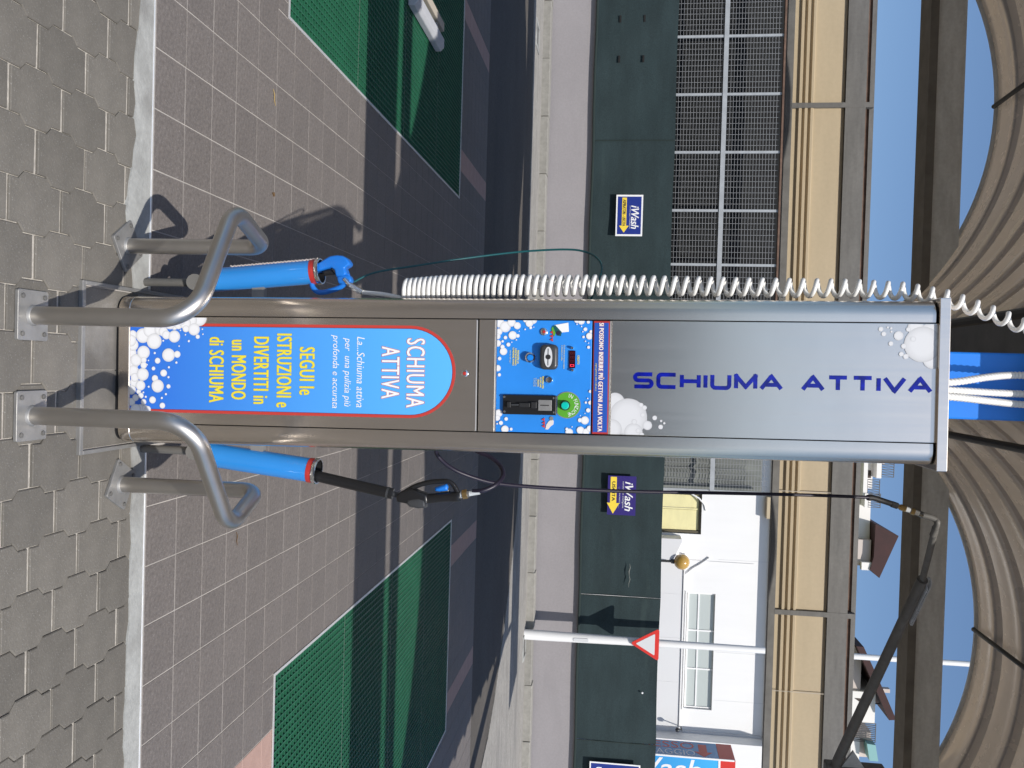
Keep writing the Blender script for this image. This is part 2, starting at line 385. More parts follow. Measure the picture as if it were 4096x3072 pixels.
# ---- mortar strip with ragged inner edge, bright steel edge
xs = [-4.2+.05*i for i in range(169)]
ragged = [(x, 2.612+.008*math.sin(x*3.1)+random.uniform(-.008, .008)-(.05*math.exp(-((x+.46)/.12)**2))-(.02*math.exp(-((x+.9)/.2)**2))) for x in xs]
st = MB().prism([(x, y) for x, y in ragged]+[(4.2, 2.688), (-4.2, 2.688)], .004, -.04, lambda u, v, d: (u, v, d)).build('mortar_strip', M['concrete']); struct(st)
tr = MB()
for a, b in ((-4.2, -.222), (.296, 4.2)): tr.box(a, b, 2.689, 2.697, -.04, .0075)
tag(tr.build('edge_strip', M['trim'], recalc=False, bevel=.003), 'thin bright steel strip edging the tiled floor beside the paving', 'edge strip')

# ---- tiled wash floor
TF = MB().add([(-7, 2.697, -.0018), (7, 2.697, -.0018), (7, 9.52, -.0018), (-7, 9.52, -.0045)], [(0, 1, 2, 3)])
GRL = (-3.55, -1.55, 3.82, 8.0); GRR = (1.44, 3.44, 3.83, 8.04)
KP = (-.216, .288, 2.329, 2.90)
# grout bed cut out round the two drain pits
bed = MB()
def sheet(x0, x1, y0, y1, z=-.0018): bed.add([(x0, y0, z), (x1, y0, z), (x1, y1, z), (x0, y1, z)], [(0, 1, 2, 3)])
sheet(-7, 7, 2.697, 3.82); sheet(-7, 7, 8.04, 9.52); sheet(-7, GRL[0], 3.82, 8.04); sheet(GRL[1], GRR[0], 3.82, 8.04); sheet(GRR[1], 7, 3.82, 8.04)
sheet(GRL[0], GRL[1], 8.0, 8.04); sheet(GRR[0], GRR[1], 3.82, 3.83)
tf = bed.build('tile_floor', M['grout'], recalc=False); struct(tf)
def tile_mesh(w, h, pink=False):
    e = .0023; o = MB().prism([(e, e), (w-e, e), (w-e, h-e), (e, h-e)], .0, -.004, lambda u, v, d: (u, v, d), chamfer=.0006).build('tile', M['pink_tile' if pink else 'tile'])
    me = o.data; bpy.data.objects.remove(o); return me
cells = []
rowY = [2.699]+[2.711+.2*k for k in range(35)]
rowY = [y for y in rowY if y < 9.5]+[9.515]
colX = [round(-1.218+.2*k, 4) for k in range(-29, 6)]+[-.018, .096]+[round(.496+.2*k, 4) for k in range(-1, 33)]
colX = sorted(set(colX))
pinkL = (-2.018, -3.418); pinkR = (1.696, 3.096)
for r in range(1, len(rowY)-1):
    y0, y1 = rowY[r], rowY[r+1]
    for c in range(len(colX)-1):
        x0, x1 = colX[c], colX[c+1]
        if x1-x0 < .01: continue
        pieces = [(x0, x1, y0, y1)]
        for gx0, gx1, gy0, gy1 in (GRL, GRR, KP):
            nxt = []
            for X0, X1, Y0, Y1 in pieces:
                if X1 <= gx0 or X0 >= gx1 or Y1 <= gy0 or Y0 >= gy1: nxt.append((X0, X1, Y0, Y1)); continue
                if X0 < gx0: nxt.append((X0, gx0, Y0, Y1))
                if X1 > gx1: nxt.append((gx1, X1, Y0, Y1))
                a, b = max(X0, gx0), min(X1, gx1)
                if Y0 < gy0: nxt.append((a, b, Y0, gy0))
                if Y1 > gy1: nxt.append((a, b, gy1, Y1))
            pieces = nxt
        pink = any(abs(x0-p) < .01 for p in pinkL+pinkR)
        cells += [(*p, pink) for p in pieces if p[1]-p[0] > .012 and p[3]-p[2] > .012]
def importance(c):
    x, y = (c[0]+c[1])/2, (c[2]+c[3])/2
    return y+2.2*max(0, abs(x)-.42*y)
cells.sort(key=importance)
cache = {}; restg = MB(); restp = MB()
for n, (x0, x1, y0, y1, pink) in enumerate(cells):
    key = (round(x1-x0, 3), round(y1-y0, 3), pink)
    if key not in cache: cache[key] = tile_mesh(*key)
    me = cache[key]
    if n < 300: obj('tile', me, tf, (x0, y0, random.uniform(-.0006, .0006)))
    else: (restp if pink else restg).add([(v.co.x+x0, v.co.y+y0, v.co.z) for v in me.vertices], [tuple(p.vertices) for p in me.polygons])
for q, nm, mm in ((restg, 'farther_tiles', 'tile'), (restp, 'farther_pink_tiles', 'pink_tile')):
    o = q.build(nm, M[mm], tf); o['kind'] = 'stuff'

# ---- drain pits with green gratings
def grating(nm, label, x0, x1, y0, y1, seams):
    t = empty(nm, (x0, y0, 0)); tag(t, label, 'grating', 'green drain gratings')
    W, D = x1-x0, y1-y0
    pit = MB().add([(0, 0, 0), (W, 0, 0), (W, D, 0), (0, D, 0), (0, 0, -.45), (W, 0, -.45), (W, D, -.45), (0, D, -.45)], [(0, 1, 5, 4), (1, 2, 6, 5), (2, 3, 7, 6), (3, 0, 4, 7), (4, 5, 6, 7)])
    pit.build('pit', M['pit'], t, recalc=False)
    fr = MB(); k = .014
    fr.box(0, W, 0, k, -.05, .004); fr.box(0, W, D-k, D, -.05, .004); fr.box(0, k, k, D-k, -.05, .004); fr.box(W-k, W, k, D-k, -.05, .004)
    fr.build('frame', M['trim'], t, recalc=False)
    ys = [k]+[s-y0 for s in seams]+[D-k]; p = .0364
    for a, b in zip(ys[:-1], ys[1:]):
        g = MB(); a += .004; b -= .004; nx = int((W-2*k-.004)/p); px = (W-2*k-.004-.008)/nx
        for i in range(nx+1): xx = k+.002+i*px; g.box(xx, xx+.0065, a, b, -.034, .0)
        ny = max(1, int(round((b-a)/p))); py = (b-a-.008)/ny
        for j in range(ny+1): yy = a+j*py; g.box(k+.003, W-k-.003, yy, yy+.0065, -.034, -.0015)
        g.build('grating_panel', M['green_grp'], t, recalc=False)
    for s in seams: box('seam_bar', M['grate_gap'], t, k, W-k, s-y0-.0035, s-y0+.0035, -.03, -.002)
    return t
grating('drain_grating', 'large green plastic grating in the left bay, with a white rail lying on it', *GRL, (4.87, 5.92, 6.96))
grating('drain_grating', 'large green plastic grating in the right bay, nothing lying on it', *GRR, (4.88, 5.93, 6.98))

# white rail device lying on the left grating
t = empty('wheel_guide', (-2.54, 6.4, .004)); tag(t, 'white painted double rail lying on the left green grating', 'wheel guide')
MB().prism([(-.06, 0), (.06, 0), (.06, .045), (.035, .07), (-.035, .07), (-.06, .045)], -.47, .42, lambda u, v, d: (u, d, v)).build('main_rail', M['white_paint'], t, bevel=.006)
MB().prism([(-.035, 0), (.035, 0), (.035, .05), (-.035, .05)], -.6, .5, lambda u, v, d: (u-.16, d, v)).build('second_rail', M['frame_tan'], t, bevel=.006)
for yy in (-.38, .3): box('tie', M['galv'], t, -.13, -.055, yy, yy+.05, .01, .03)

# ---- kiosk foot slab: framed inset of tiles under the kiosk
t = empty('foot_slab', (KP[0], KP[2], 0)); W, D = KP[1]-KP[0], KP[3]-KP[2]; tag(t, 'steel framed tiled slab in the ground under the kiosk', 'floor slab')
box('slab', M['grout'], t, .004, W-.004, .004, D-.004, -.03, .001)
fr = MB(); fr.box(0, W, 0, .016, -.03, .012); fr.box(0, .012, .016, D, -.03, .012); fr.box(W-.012, W, .016, D, -.03, .012); fr.build('frame', M['plate'], t, recalc=False, bevel=.002)
for a, b in ((.016, .108), (.11, .258), (.26, .40), (.402, W-.016)):
    MB().prism([(a, .02), (b, .02), (b, .30), (a, .30)], .0045, -.01, lambda u, v, d: (u, v, d), chamfer=.001).build('tile', M['paver'], t)

# ---- kerb stones, boundary wall, shade cloth, signs
kb = empty('kerb', (0, 15.3, 0)); struct(kb)
km = MB().box(-.496, .496, -.06, .24, -.1, .13).build('kerb_stone', M['kerb'], recalc=False); kme = km.data; bpy.data.objects.remove(km)
for i in range(-12, 13):
    o = obj('kerb_stone', kme, kb, (i*1.0+.1, random.uniform(-.012, .012), random.uniform(-.015, .01)), bevel=.012)
w = MB().box(-14, 14, 15.6, 15.85, -.1, .925).build('boundary_wall', M['lilac'], recalc=False); tag(w, 'long low lilac-grey rendered wall across the road', 'wall')
nt_ = empty('shade_cloth', (0, 15.55, .9)); tag(nt_, 'dark green shade cloth stretched above the lilac wall', 'shade cloth')
seams = [-9.5, -6.9, -4.05, -1.35, 1.2, 4.0, 6.6, 9.4]
for a, b in zip(seams[:-1], seams[1:]):
    m = MB(); nx, nz = 26, 14; ph = random.random()*6
    for j in range(nz+1):
        for i in range(nx+1):
            u = i/nx; v = j/nz; x = a+.004+(b-a-.008)*u
            sag = .018*math.sin(math.pi*u)*(1 if j == nz else 0)
            d = .018*math.sin(6*u+ph)*math.sin(3.1*v)+.01*math.sin(17*u+5*v+ph)*v*(1-v)*2+.012*random.uniform(-.3, .3)
            m.v.append((x, d, .0+1.44*v-sag))
    m.f = [(j*(nx+1)+i, j*(nx+1)+i+1, (j+1)*(nx+1)+i+1, (j+1)*(nx+1)+i) for j in range(nz) for i in range(nx)]
    m.build('cloth_panel', M['net'], nt_, smooth=60, recalc=False)
    MB().tube([(a+.005, -.012, .005), (a+.003, -.02, .7), (a+.005, -.012, 1.43)], .010, 6).build('seam', M['net_edge'], nt_)
MB().tube([(-9.5+.7*i, -.02, .01+.008*math.sin(i*1.7)) for i in range(28)], .02, 6).build('lower_hem', M['net_edge'], nt_)
for x, z in ((-6.2, .42), (-6.2, .84), (-5.5, .42), (-5.5, .84)): MB().box(x-.02, x+.10, -.034, -.026, z-.012, z+.02).build('slit', M['dark_void'], nt_, recalc=False)
for x, z, l in ((3.4, .88, .42),): MB().tube([(x+l*k/6, -.045, z+.012*math.sin(k*2)) for k in range(7)], [.002, .006, .010, .005, .008, .005, .002], 6).build('faded_patch', M['back_cloth'], nt_)
MB().lathe([(.0, -.02), (.017, -.012), (.017, .0)], (5.68, -.03, 1.17), (0, 1, 0), 8).build('bright_eyelet', M['sign_white'], nt_)

# mesh fence behind the left half of the cloth
fn = empty('mesh_fence', (0, 15.9, 0)); tag(fn, 'tall fence of pale posts and fine wire mesh above the shade cloth', 'fence')
posts = [-9.0, -7.98, -6.96, -5.965, -4.942, -3.92, -2.888, -1.928, -.9, .12, 1.12, 2.1]
for i, x in enumerate(posts): box('post', M['fence_post'], fn, x-.022, x+.022, -.02, .02, 0., 4.18)
box('middle_rail', M['fence_post'], fn, -9, 2.1, -.034, -.0205, 3.155, 3.235); 
box('top_rail', M['rust'], fn, -9.2, -1.0, -.05, .05, 4.18, 4.27)
box('base_wall', M['lilac'], fn, -9.4, 2.3, .1, .3, -.1, 1.0)
def wire_panel(w, z0, z1):
    m = MB(); r = .0028
    n = int(w/.093)
    for i in range(1, n): x = w*i/n; m.box(x-r, x+r, -r, r, z0, z1)
    k = int((z1-z0)/.052)
    for j in range(1, k): z = z0+(z1-z0)*j/k; m.box(0, w, -r-.0055, -r-.0003, z-r, z+r)
    o = m.build('wire_panel', M['fence_wire'], recalc=False); me = o.data; bpy.data.objects.remove(o); return me
wc = {}
for a, b in zip(posts[:-1], posts[1:]):
    w_ = round(b-a-.044, 3)
    if w_ not in wc: wc[w_] = (wire_panel(w_, 2.28, 3.15), wire_panel(w_, 3.24, 4.15))
    for me in wc[w_]: obj('wire_panel', me, fn, (a+.022, 0, 0))
bn = MB(); 
for i in range(60): x = -9.2+.178*i; bn.v += [(x, 16.5+.012*math.sin(i*1.9), 1.0), (x, 16.5+.012*math.sin(i*1.9+.3), 4.8)]
bn.f = [(2*i, 2*i+2, 2*i+3, 2*i+1) for i in range(59)]
tag(bn.build('dark_curtain', M['back_net'], smooth=60, recalc=False), 'dark sheeting hung behind the mesh fence', 'curtain')
lc = MB()
for i in range(12): x = 1.2+.085*i; lc.v += [(x, 16.15+.03*math.sin(i*2.3), 1.0), (x, 16.15+.03*math.sin(i*2.3+.5), 4.1)]
lc.f = [(2*i, 2*i+2, 2*i+3, 2*i+1) for i in range(11)]
tag(lc.build('pale_curtain', M['back_cloth'], smooth=60, recalc=False), 'pale grey cloth behind the right end of the mesh fence', 'curtain')

# ---- signs on the cloth
def arrow(x0, x1, z0, z1, head, hz):
    zc = (z0+z1)/2; return [(x0, z0), (x1-head, z0), (x1-head, zc-hz), (x1, zc), (x1-head, zc+hz), (x1-head, z1), (x0, z1)]
def flat(name, poly, m, parent, y, t=.0015):
    return MB().prism(poly, y, y+t, lambda u, v, d: (u, d, v)).build(name, m, parent)
t = empty('direction_sign', (-2.714, 15.44, 1.583)); tag(t, 'navy sign with white border reading iWash ASPIRATORI - USCITA on the cloth', 'sign')
flat('border', [(-.36, -.232), (.36, -.232), (.36, .232), (-.36, .232)], M['sign_white'], t, 0, .012)
flat('face', [(-.328, -.205), (.328, -.205), (.328, .205), (-.328, .205)], M['sign_navy'], t, -.003, .003)
flat('arrow', arrow(-.31, .30, -.128, -.05, .12, .085), M['sign_yellow'], t, -.006, .003)
text('lettering', 'ASPIRATORI - USCITA', M['sign_black'], t, -.275, .185, -.115, -.064, -.0075, fat=0.0024)
text('lettering', 'iWash', M['sign_white'], t, -.17, .23, .03, .165, -.0045, fat=0.0036, shear=.25)
text('lettering', 'autolavaggio intelligente', M['sign_grey'], t, -.17, .23, .0, .022, -.0045)
t = empty('direction_sign', (2.194, 15.44, 1.602)); tag(t, 'violet sign reading iWash USCITA with a yellow arrow, behind the hanging hose', 'sign')
flat('face', [(-.345, -.247), (.345, -.247), (.345, .247), (-.345, .247)], M['sign_violet'], t, 0, .012)
flat('arrow', arrow(-.325, .325, -.2, -.092, .19, .11), M['sign_yellow'], t, -.003, .003)
text('lettering', 'USCITA', M['sign_black'], t, -.24, .10, -.172, -.115, -.0045, fat=0.0030)
text('lettering', 'iWash', M['sign_white'], t, -.245, .265, .055, .195, -.0015, fat=0.0036, shear=.25)
text('lettering', 'autolavaggio intelligente', M['sign_grey'], t, -.25, .22, .005, .04, -.0015)
text('lettering', '___ www.iwash.it ___', M['sign_grey'], t, -.16, .22, -.05, -.018, -.0015)
t = empty('notice_sign', (7.23, 15.44, 1.63)); tag(t, 'blue notice with white border at the right edge of the picture', 'sign')
flat('border', [(-.29, -.445), (.29, -.445), (.29, .445), (-.29, .445)], M['sign_white'], t, 0, .012)
flat('face', [(-.265, -.42), (.265, -.42), (.265, .42), (-.265, .42)], M['sign_navy'], t, -.003, .003)
flat('ring', circle(0, .06, .15), M['sign_red'], t, -.006, .003); flat('ring_centre', circle(0, .06, .11), M['sign_white'], t, -.009, .003)
text('lettering', 'iWash', M['sign_white'], t, -.2, .2, .27, .37, -.0045, fat=0.0036, shear=.25)
text('lettering', 'USCITA', M['sign_white'], t, -.2, .2, -.33, -.23, -.0045, fat=0.0036)

# ---- street light pole and give-way sign
t = empty('street_pole', (4.62, 15.0, 0)); tag(t, 'tall white tapered street pole in front of the shade cloth', 'pole')
MB().tube([(0, 0, -.05), (0, 0, .4), (0, 0, 2.3), (0, 0, 5), (0, 0, 7.6), (0, 0, 9.0)], [.088, .087, .064, .05, .042, .038], 20).build('shaft', M['pole_white'], t, smooth=50)
MB().prism(rounded(-.03, .03, .85, 1.12, .028), -.09, -.06, lambda u, v, d: (u+.01, d, v)).build('inspection_door', M['sign_grey'], t, bevel=.004)
MB().tube([(0, 0, 9.0), (0, -.15, 9.25), (0, -.6, 9.35), (0, -1.1, 9.38)], .03, 10).build('arm', M['pole_white'], t, smooth=50)
box('lamp_head', M['galv'], t, -.12, .12, -1.6, -1.05, 9.33, 9.45, .03)
t = empty('give_way_sign', (4.613, 14.88, 2.06)); tag(t, 'red and white triangular give-way sign on the white pole', 'sign')
def tri(s, r=.03):
    P = [(-s/2, s*.433), (s/2, s*.433), (0, -s*.433)]; out = []
    for i in range(3):
        p = Vector(P[i]); a = (Vector(P[i-1])-p).normalized(); b = (Vector(P[(i+1) % 3])-p).normalized()
        for k in range(5): q = k/4; out.append(tuple(p+a*r*1.7*(1-q)**2+b*r*1.7*q*q+(a+b)*r*.25*q*(1-q)*2))
    return out
flat('rim', tri(.56)[::-1], M['sign_red'], t, 0, .012)
flat('face', [(x, z+.012) for x, z in tri(.37, .012)[::-1]], M['sign_grey'], t, -.003, .003)
box('bracket', M['galv'], t, -.05, .05, .012, .06, -.03, .03)

# pit covers in the verge
for (x, y, lab) in ((-5.42, 14.3, 'small square concrete pit cover in the verge at the left'), (4.83, 15.0, 'small square concrete pit cover at the foot of the white pole')):
    t = empty('pit_cover', (x, y, .0)); tag(t, lab, 'pit cover')
    fr = MB(); fr.box(-.22, .22, -.22, -.16, -.02, .015); fr.box(-.22, .22, .16, .22, -.02, .015); fr.box(-.22, -.16, -.16, .16, -.02, .015); fr.box(.16, .22, -.16, .16, -.02, .015)
    fr.build('rim', M['concrete'], t, recalc=False); box('lid', M['galv_dark'], t, -.155, .155, -.155, .155, -.02, .004)

# ---- white industrial building
WB = empty('white_building', (5.6, 22, 0)); tag(WB, 'white clad industrial building with strip window behind the shade cloth', 'building')
def wb(name, m, x0, x1, y0, y1, z0, z1, bevel=0., par=WB): return box(name, m, par, x0-5.6, x1-5.6, y0-22, y1-22, z0, z1, bevel)
W1 = (2.97, 4.0, 2.45, 3.6); W2 = (5.46, 8.36, 3.31, 4.0)
# upper wall as a frame of panels round the two windows (front at y=22)
wl = MB()
def wq(x0, x1, z0, z1): wl.box(x0-5.6, x1-5.6, 0, .22, z0, z1)
wq(1.6, 2.97, 3.24, 5.3); wq(1.6, 2.97, -.1, 3.24)
wq(2.97, 4.0, 3.6, 5.3); wq(2.97, 4.0, -.1, 2.45); wq(4.0, 5.46, -.1, 5.3); wq(5.46, 8.36, 4.0, 5.3); wq(5.46, 8.36, -.1, 3.31); wq(8.36, 8.95, -.1, 5.3)
wl.build('wall', M['bwhite'], WB, recalc=False)
wb('back_wall', M['bgrey'], 1.6, 8.95, 22.22, 30, -.1, 5.3)
wb('lower_cladding', M['bgrey'], 4.56, 8.8, 21.93, 21.998, -.1, 3.2)
wb('ledge', M['bwhite'], 4.5, 8.83, 21.9, 21.997, 3.205, 3.24)
for x in (5.5, 6.6, 7.7): wb('panel_joint', M['bgrey'], x-.006, x+.006, 21.925, 21.93, 1.5, 3.2)
for x in (4.6, 6.9, 8.1): wb('panel_joint', M['bgrey'], x-.005, x+.005, 21.996, 22.0, 4.05, 5.25)
wb('eaves_gutter', M['bgrey'], 1.6, 8.95, 21.86, 21.999, 5.26, 5.36, .01)
wb('roof', M['galv_dark'], 1.5, 9.05, 21.7, 30, 5.361, 5.5)
# strip window
win = wb('window', M['frame_tan'], 5.46, 8.36, 22.10, 22.215, 3.305, 3.345)
wb('frame', M['bwhite'], 5.46, 8.36, 22.06, 22.1, 3.33, 3.37, par=win)
for x in (5.48, 6.41, 7.37, 8.33): wb('mullion', M['bwhite'], x-.018, x+.018, 22.06, 22.1, 3.37, 4.0, par=win)
wb('transom', M['bwhite'], 5.46, 8.36, 22.065, 22.095, 3.59, 3.625, par=win)
for a, b in ((5.5, 6.39), (6.43, 7.35), (7.39, 8.31)):
    for z0, z1 in ((3.37, 3.59), (3.625, 4.0)): wb('pane', M['glass'], a, b, 22.085, 22.092, z0, z1, par=win)
wb('sill', M['bwhite'], 5.42, 8.4, 21.94, 21.999, 3.27, 3.305, par=win)
# yellow window
win = wb('window', M['frame_dark'], 2.97, 4.0, 22.15, 22.2, 2.45, 2.5)
for x in (2.98, 3.93): wb('frame', M['frame_dark'], x, x+.06, 22.06, 22.1, 2.45, 3.54, par=win)
wb('frame', M['frame_dark'], 2.97, 4.0, 22.06, 22.1, 3.54, 3.6, par=win)
wb('mullion', M['curtain'], 3.37, 3.41, 22.08, 22.12, 2.5, 3.54, par=win)
for a, b in ((3.04, 3.36), (3.42, 3.92)):
    p = wb('pane', M['curtain'], a, b, 22.1, 22.14, 2.5, 3.54, par=win)
# door canopy, cable, pipe
MB().prism([(4.05, 2.5), (4.53, 2.5), (4.58, 2.9), (4.1, 3.12), (4.05, 3.1)], 21.5, 21.998, lambda u, v, d: (u-5.6, d-22, v)).build('door_canopy', M['bgrey'], WB)
MB().tube([(x-5.6, -.03, z) for x, z in ((5.02, 3.24), (4.85, 3.42), (4.72, 3.62), (4.62, 3.75), (4.56, 3.82))], .02, 8).build('pipe', M['bgrey'], WB, smooth=50)
MB().tube([(x-5.6, -.012, z) for x, z in ((4.64, 3.2), (4.655, 4.0), (4.66, 4.9))], .006, 6).build('cable', M['bgrey'], WB)
MB().tube([(x-5.6, -.02, z) for x, z in ((2.98, 3.3), (3.1, 3.52), (3.25, 3.66), (3.4, 3.7))], .02, 8).build('conduit', M['sign_white'], WB, smooth=50)
wb('wall_unit', M['beige'], 2.97, 3.5, 21.8, 21.998, 5.13, 5.25, .01)
# side block
sb = MB(); sb.box(8.951-5.6, 9.95-5.6, -.5, 3, 3.9, 5.3); sb.box(8.951-5.6, 9.25-5.6, -.5, .2, -.1, 3.9); sb.build('porch', M['bwhite'], WB, recalc=False)
wb('porch_opening', M['house_dark'], 9.25, 11.5, 22.4, 22.5, -.1, 3.9); wb('porch_jamb', M['bgrey'], 9.9, 9.98, 21.6, 21.8, -.1, 3.9)
wb('edge_trim', M['bgrey'], 8.90, 8.949, 21.95, 21.999, 3.3, 5.2)
t = empty('globe_lamp', (4.6, 21.5, 0)); tag(t, 'round amber globe lamp on a post by the white building', 'lamp')
MB().tube([(0, 0, -.1), (0, 0, 2.86)], .03, 10).build('post', M['black_rod'], t)
MB().lathe([(.05, 0), (.06, .06), (.045, .1)], (0, 0, 2.86), n=12).build('collar', M['black_rod'], t)
MB().lathe([(.19*math.sin(math.pi*k/16)+.001, .19*(1-math.cos(math.pi*k/16))) for k in range(17)], (0, 0, 2.93), n=24).build('globe', M['amber'], t, smooth=60)
t = empty('security_camera', (8.75, 21.6, 3.1)); tag(t, 'small dark security camera on the corner of the white building', 'camera')
MB().lathe([(.01, 0), (.05, .02), (.055, .06), (.03, .1)], (0, 0, 0), n=14).build('dome', M['black'], t, smooth=50); MB().tube([(0, 0, .09), (.03, .1, .16), (.05, .34, .16)], .014, 8).build('bracket', M['black_matt'], t)

# ---- advertising totem
t = empty('totem', (7.40, 17.0, 0)); tag(t, 'blue and red advertising totem reading iWash at the right edge', 'totem')
box('body', M['totem_side'], t, .0, 1.3, .0, .72, -.05, 3.62)
flat('front_face', [(.012, .05), (1.29, .05), (1.29, 3.62), (.012, 3.62)], M['totem_blue'], t, -.012, .011)
box('corner_trim', M['sign_white'], t, -.02, .012, -.02, -.001, 0, 3.9)
box('red_top', M['sign_red'], t, -.004, 1.3, -.012, .72, 3.625, 3.92)
box('divider', M['sign_white'], t, .0, 1.3, -.018, -.0125, 3.6, 3.64)
text('lettering', 'iWash', M['sign_white'], t, .04, .42, 1.72, 3.28, -.0135, fat=0.0048, shear=.2, up=True)
def side_text(body, m, parent, y0, y1, z0, z1):
    me = text_mesh(body); xs = [v.co.x for v in me.vertices]; ys = [v.co.y for v in me.vertices]
    for v in me.vertices:
        a = (v.co.x-min(xs))/(max(xs)-min(xs)); b = (v.co.y-min(ys))/(max(ys)-min(ys)); v.co = (-.0015, y0+(y1-y0)*(1-b)*-1+(y1-y0), z0+(z1-z0)*a) if False else (-.0015, y1-(y1-y0)*(1-b), z0+(z1-z0)*a)
    me.materials.clear(); me.materials.append(m); return obj('lettering', me, parent)
side_text('INGRESSO', M['sign_red'], t, .38, .67, 1.50, 3.18); side_text('LAVAGGIO', M['sign_white'], t, .08, .32, 2.02, 3.18)
MB().prism([(.62, 3.26), (.62, 3.42), (.28, 3.42), (.28, 3.52), (.06, 3.34), (.28, 3.16), (.28, 3.26)], -.002, -.0005, lambda u, v, d: (d, u, v)).build('arrow', M['sign_red'], t)

# ---- hillside and far houses
hill = MB(); N = 30
for j in range(13):
    for i in range(N+1):
        x = -90+6*i; y = 34+7*j; z = -.5+13.5*(1/(1+math.exp(-(y-50)/6)))+1.2*math.sin(x*.11+j)*(j > 1)
        hill.v.append((x, y, z))
hill.f = [(j*(N+1)+i, j*(N+1)+i+1, (j+1)*(N+1)+i+1, (j+1)*(N+1)+i) for j in range(12) for i in range(N)]
struct(hill.build('hill', M['hill'], smooth=60, recalc=False))
def railing(parent, x0, x1, y, z0, z1, n):
    m = MB(); m.box(x0, x1, y-.02, y+.02, z1-.05, z1); m.box(x0, x1, y-.02, y+.02, z0, z0+.04)
    for k in range(n+1): x = x0+(x1-x0)*k/n; m.box(x-.015, x+.015, y-.015, y+.015, z0, z1)
    for k in range(n): a = x0+(x1-x0)*k/n; b = x0+(x1-x0)*(k+1)/n; m.bar((a, y, z0), (b, y, z1), .03, .03)
    return m.build('railing', M['railing'], parent, recalc=False)
def house(x, y, label): o = empty('house', (x, y, 11.)); tag(o, label, 'house', 'houses on the hillside'); return o
hA = house(7, 60, 'white stacked terrace house with railings, just right of the kiosk top')
box('wall', M['house_white'], hA, -1.6, .3, 0, 6, -.5, 7.1); box('wall', M['house_pink'], hA, -2.6, -1.3, .6, 6, -.5, 8.0); box('slab', M['house_white'], hA, -1.7, .9, -.9, .0, 6.3, 6.55); box('slab', M['house_white'], hA, -1.9, -.5, -.9, .0, 7.1, 7.4)
railing(hA, -.4, .9, -.85, 6.55, 7.35, 8); railing(hA, -1.9, -.6, -.85, 7.4, 8.2, 8)
box('window', M['house_dark'], hA, -.9, -.4, -.03, .01, 6.6, 7.0)
hB = house(10.4, 60, 'white house with a dark red pitched roof beside the hanging hose')
box('wall', M['house_white'], hB, -2.6, 1.95, 0, 7, -.5, 7.05); box('side_wall', M['house_pink'], hB, .2, 1.9, -.6, -.001, -.5, 7.0)
MB().prism([(-.95, 7.1), (-.25, 8.55), (2.55, 7.45), (2.05, 6.85), (1.2, 7.06)], -1.1, 7.4, lambda u, v, d: (u, d, v)).build('roof', M['house_roof'], hB)
box('slab', M['house_white'], hB, 1.6, 2.1, -1.0, -.601, 6.35, 7.0); box('slab', M['house_white'], hB, -2.9, -2.0, -1., 0, 6.4, 6.6); railing(hB, -2.9, -2.0, -.95, 6.6, 7.4, 6)
hC = house(20.5, 60, 'white house with steep dark roof and railed terrace, far right')
box('wall', M['house_white'], hC, .3, 2.35, 0, 7, -.5, 7.8); box('wall', M['house_pink'], hC, -2.6, .299, .3, 7, -.5, 6.9)
MB().prism([(-2.9, 6.3), (-2.9, 6.75), (.2, 8.25), (1.75, 8.95), (1.8, 8.5), (.5, 7.9)], -.7, 7.4, lambda u, v, d: (u, d, v)).build('roof', M['house_roof'], hC)
flat('vent', [(.75, 6.9), (1.05, 6.9), (.75, 6.45)], M['house_dark'], hC, -.02, .019)
MB().tube([(1.2, .5, 7.8), (1.2, .5, 8.7)], .05, 6).build('post', M['railing'], hC)
box('chimney', M['house_pink'], hC, .35, .6, 1, 1.4, 8.0, 9.0)
box('terrace', M['house_white'], hC, 2.351, 3.6, 0, 6, -.5, 6.5); railing(hC, 2.36, 3.6, -.02, 6.5, 7.9, 10)
hD = house(25.5, 60, 'pale house with a teal awning at the far right edge')
box('wall', M['house_white'], hD, -1.6, 2.2, 0, 6, -.5, 6.9); box('parapet', M['house_pink'], hD, -1.9, -.2, .4, 6, -.5, 7.7); MB().prism([(-1.5, 7.2), (-1.45, 7.75), (-.4, 7.95), (-.4, 7.4)], -.6, .39, lambda u, v, d: (u, d, v)).build('awning', M['awning_teal'], hD)

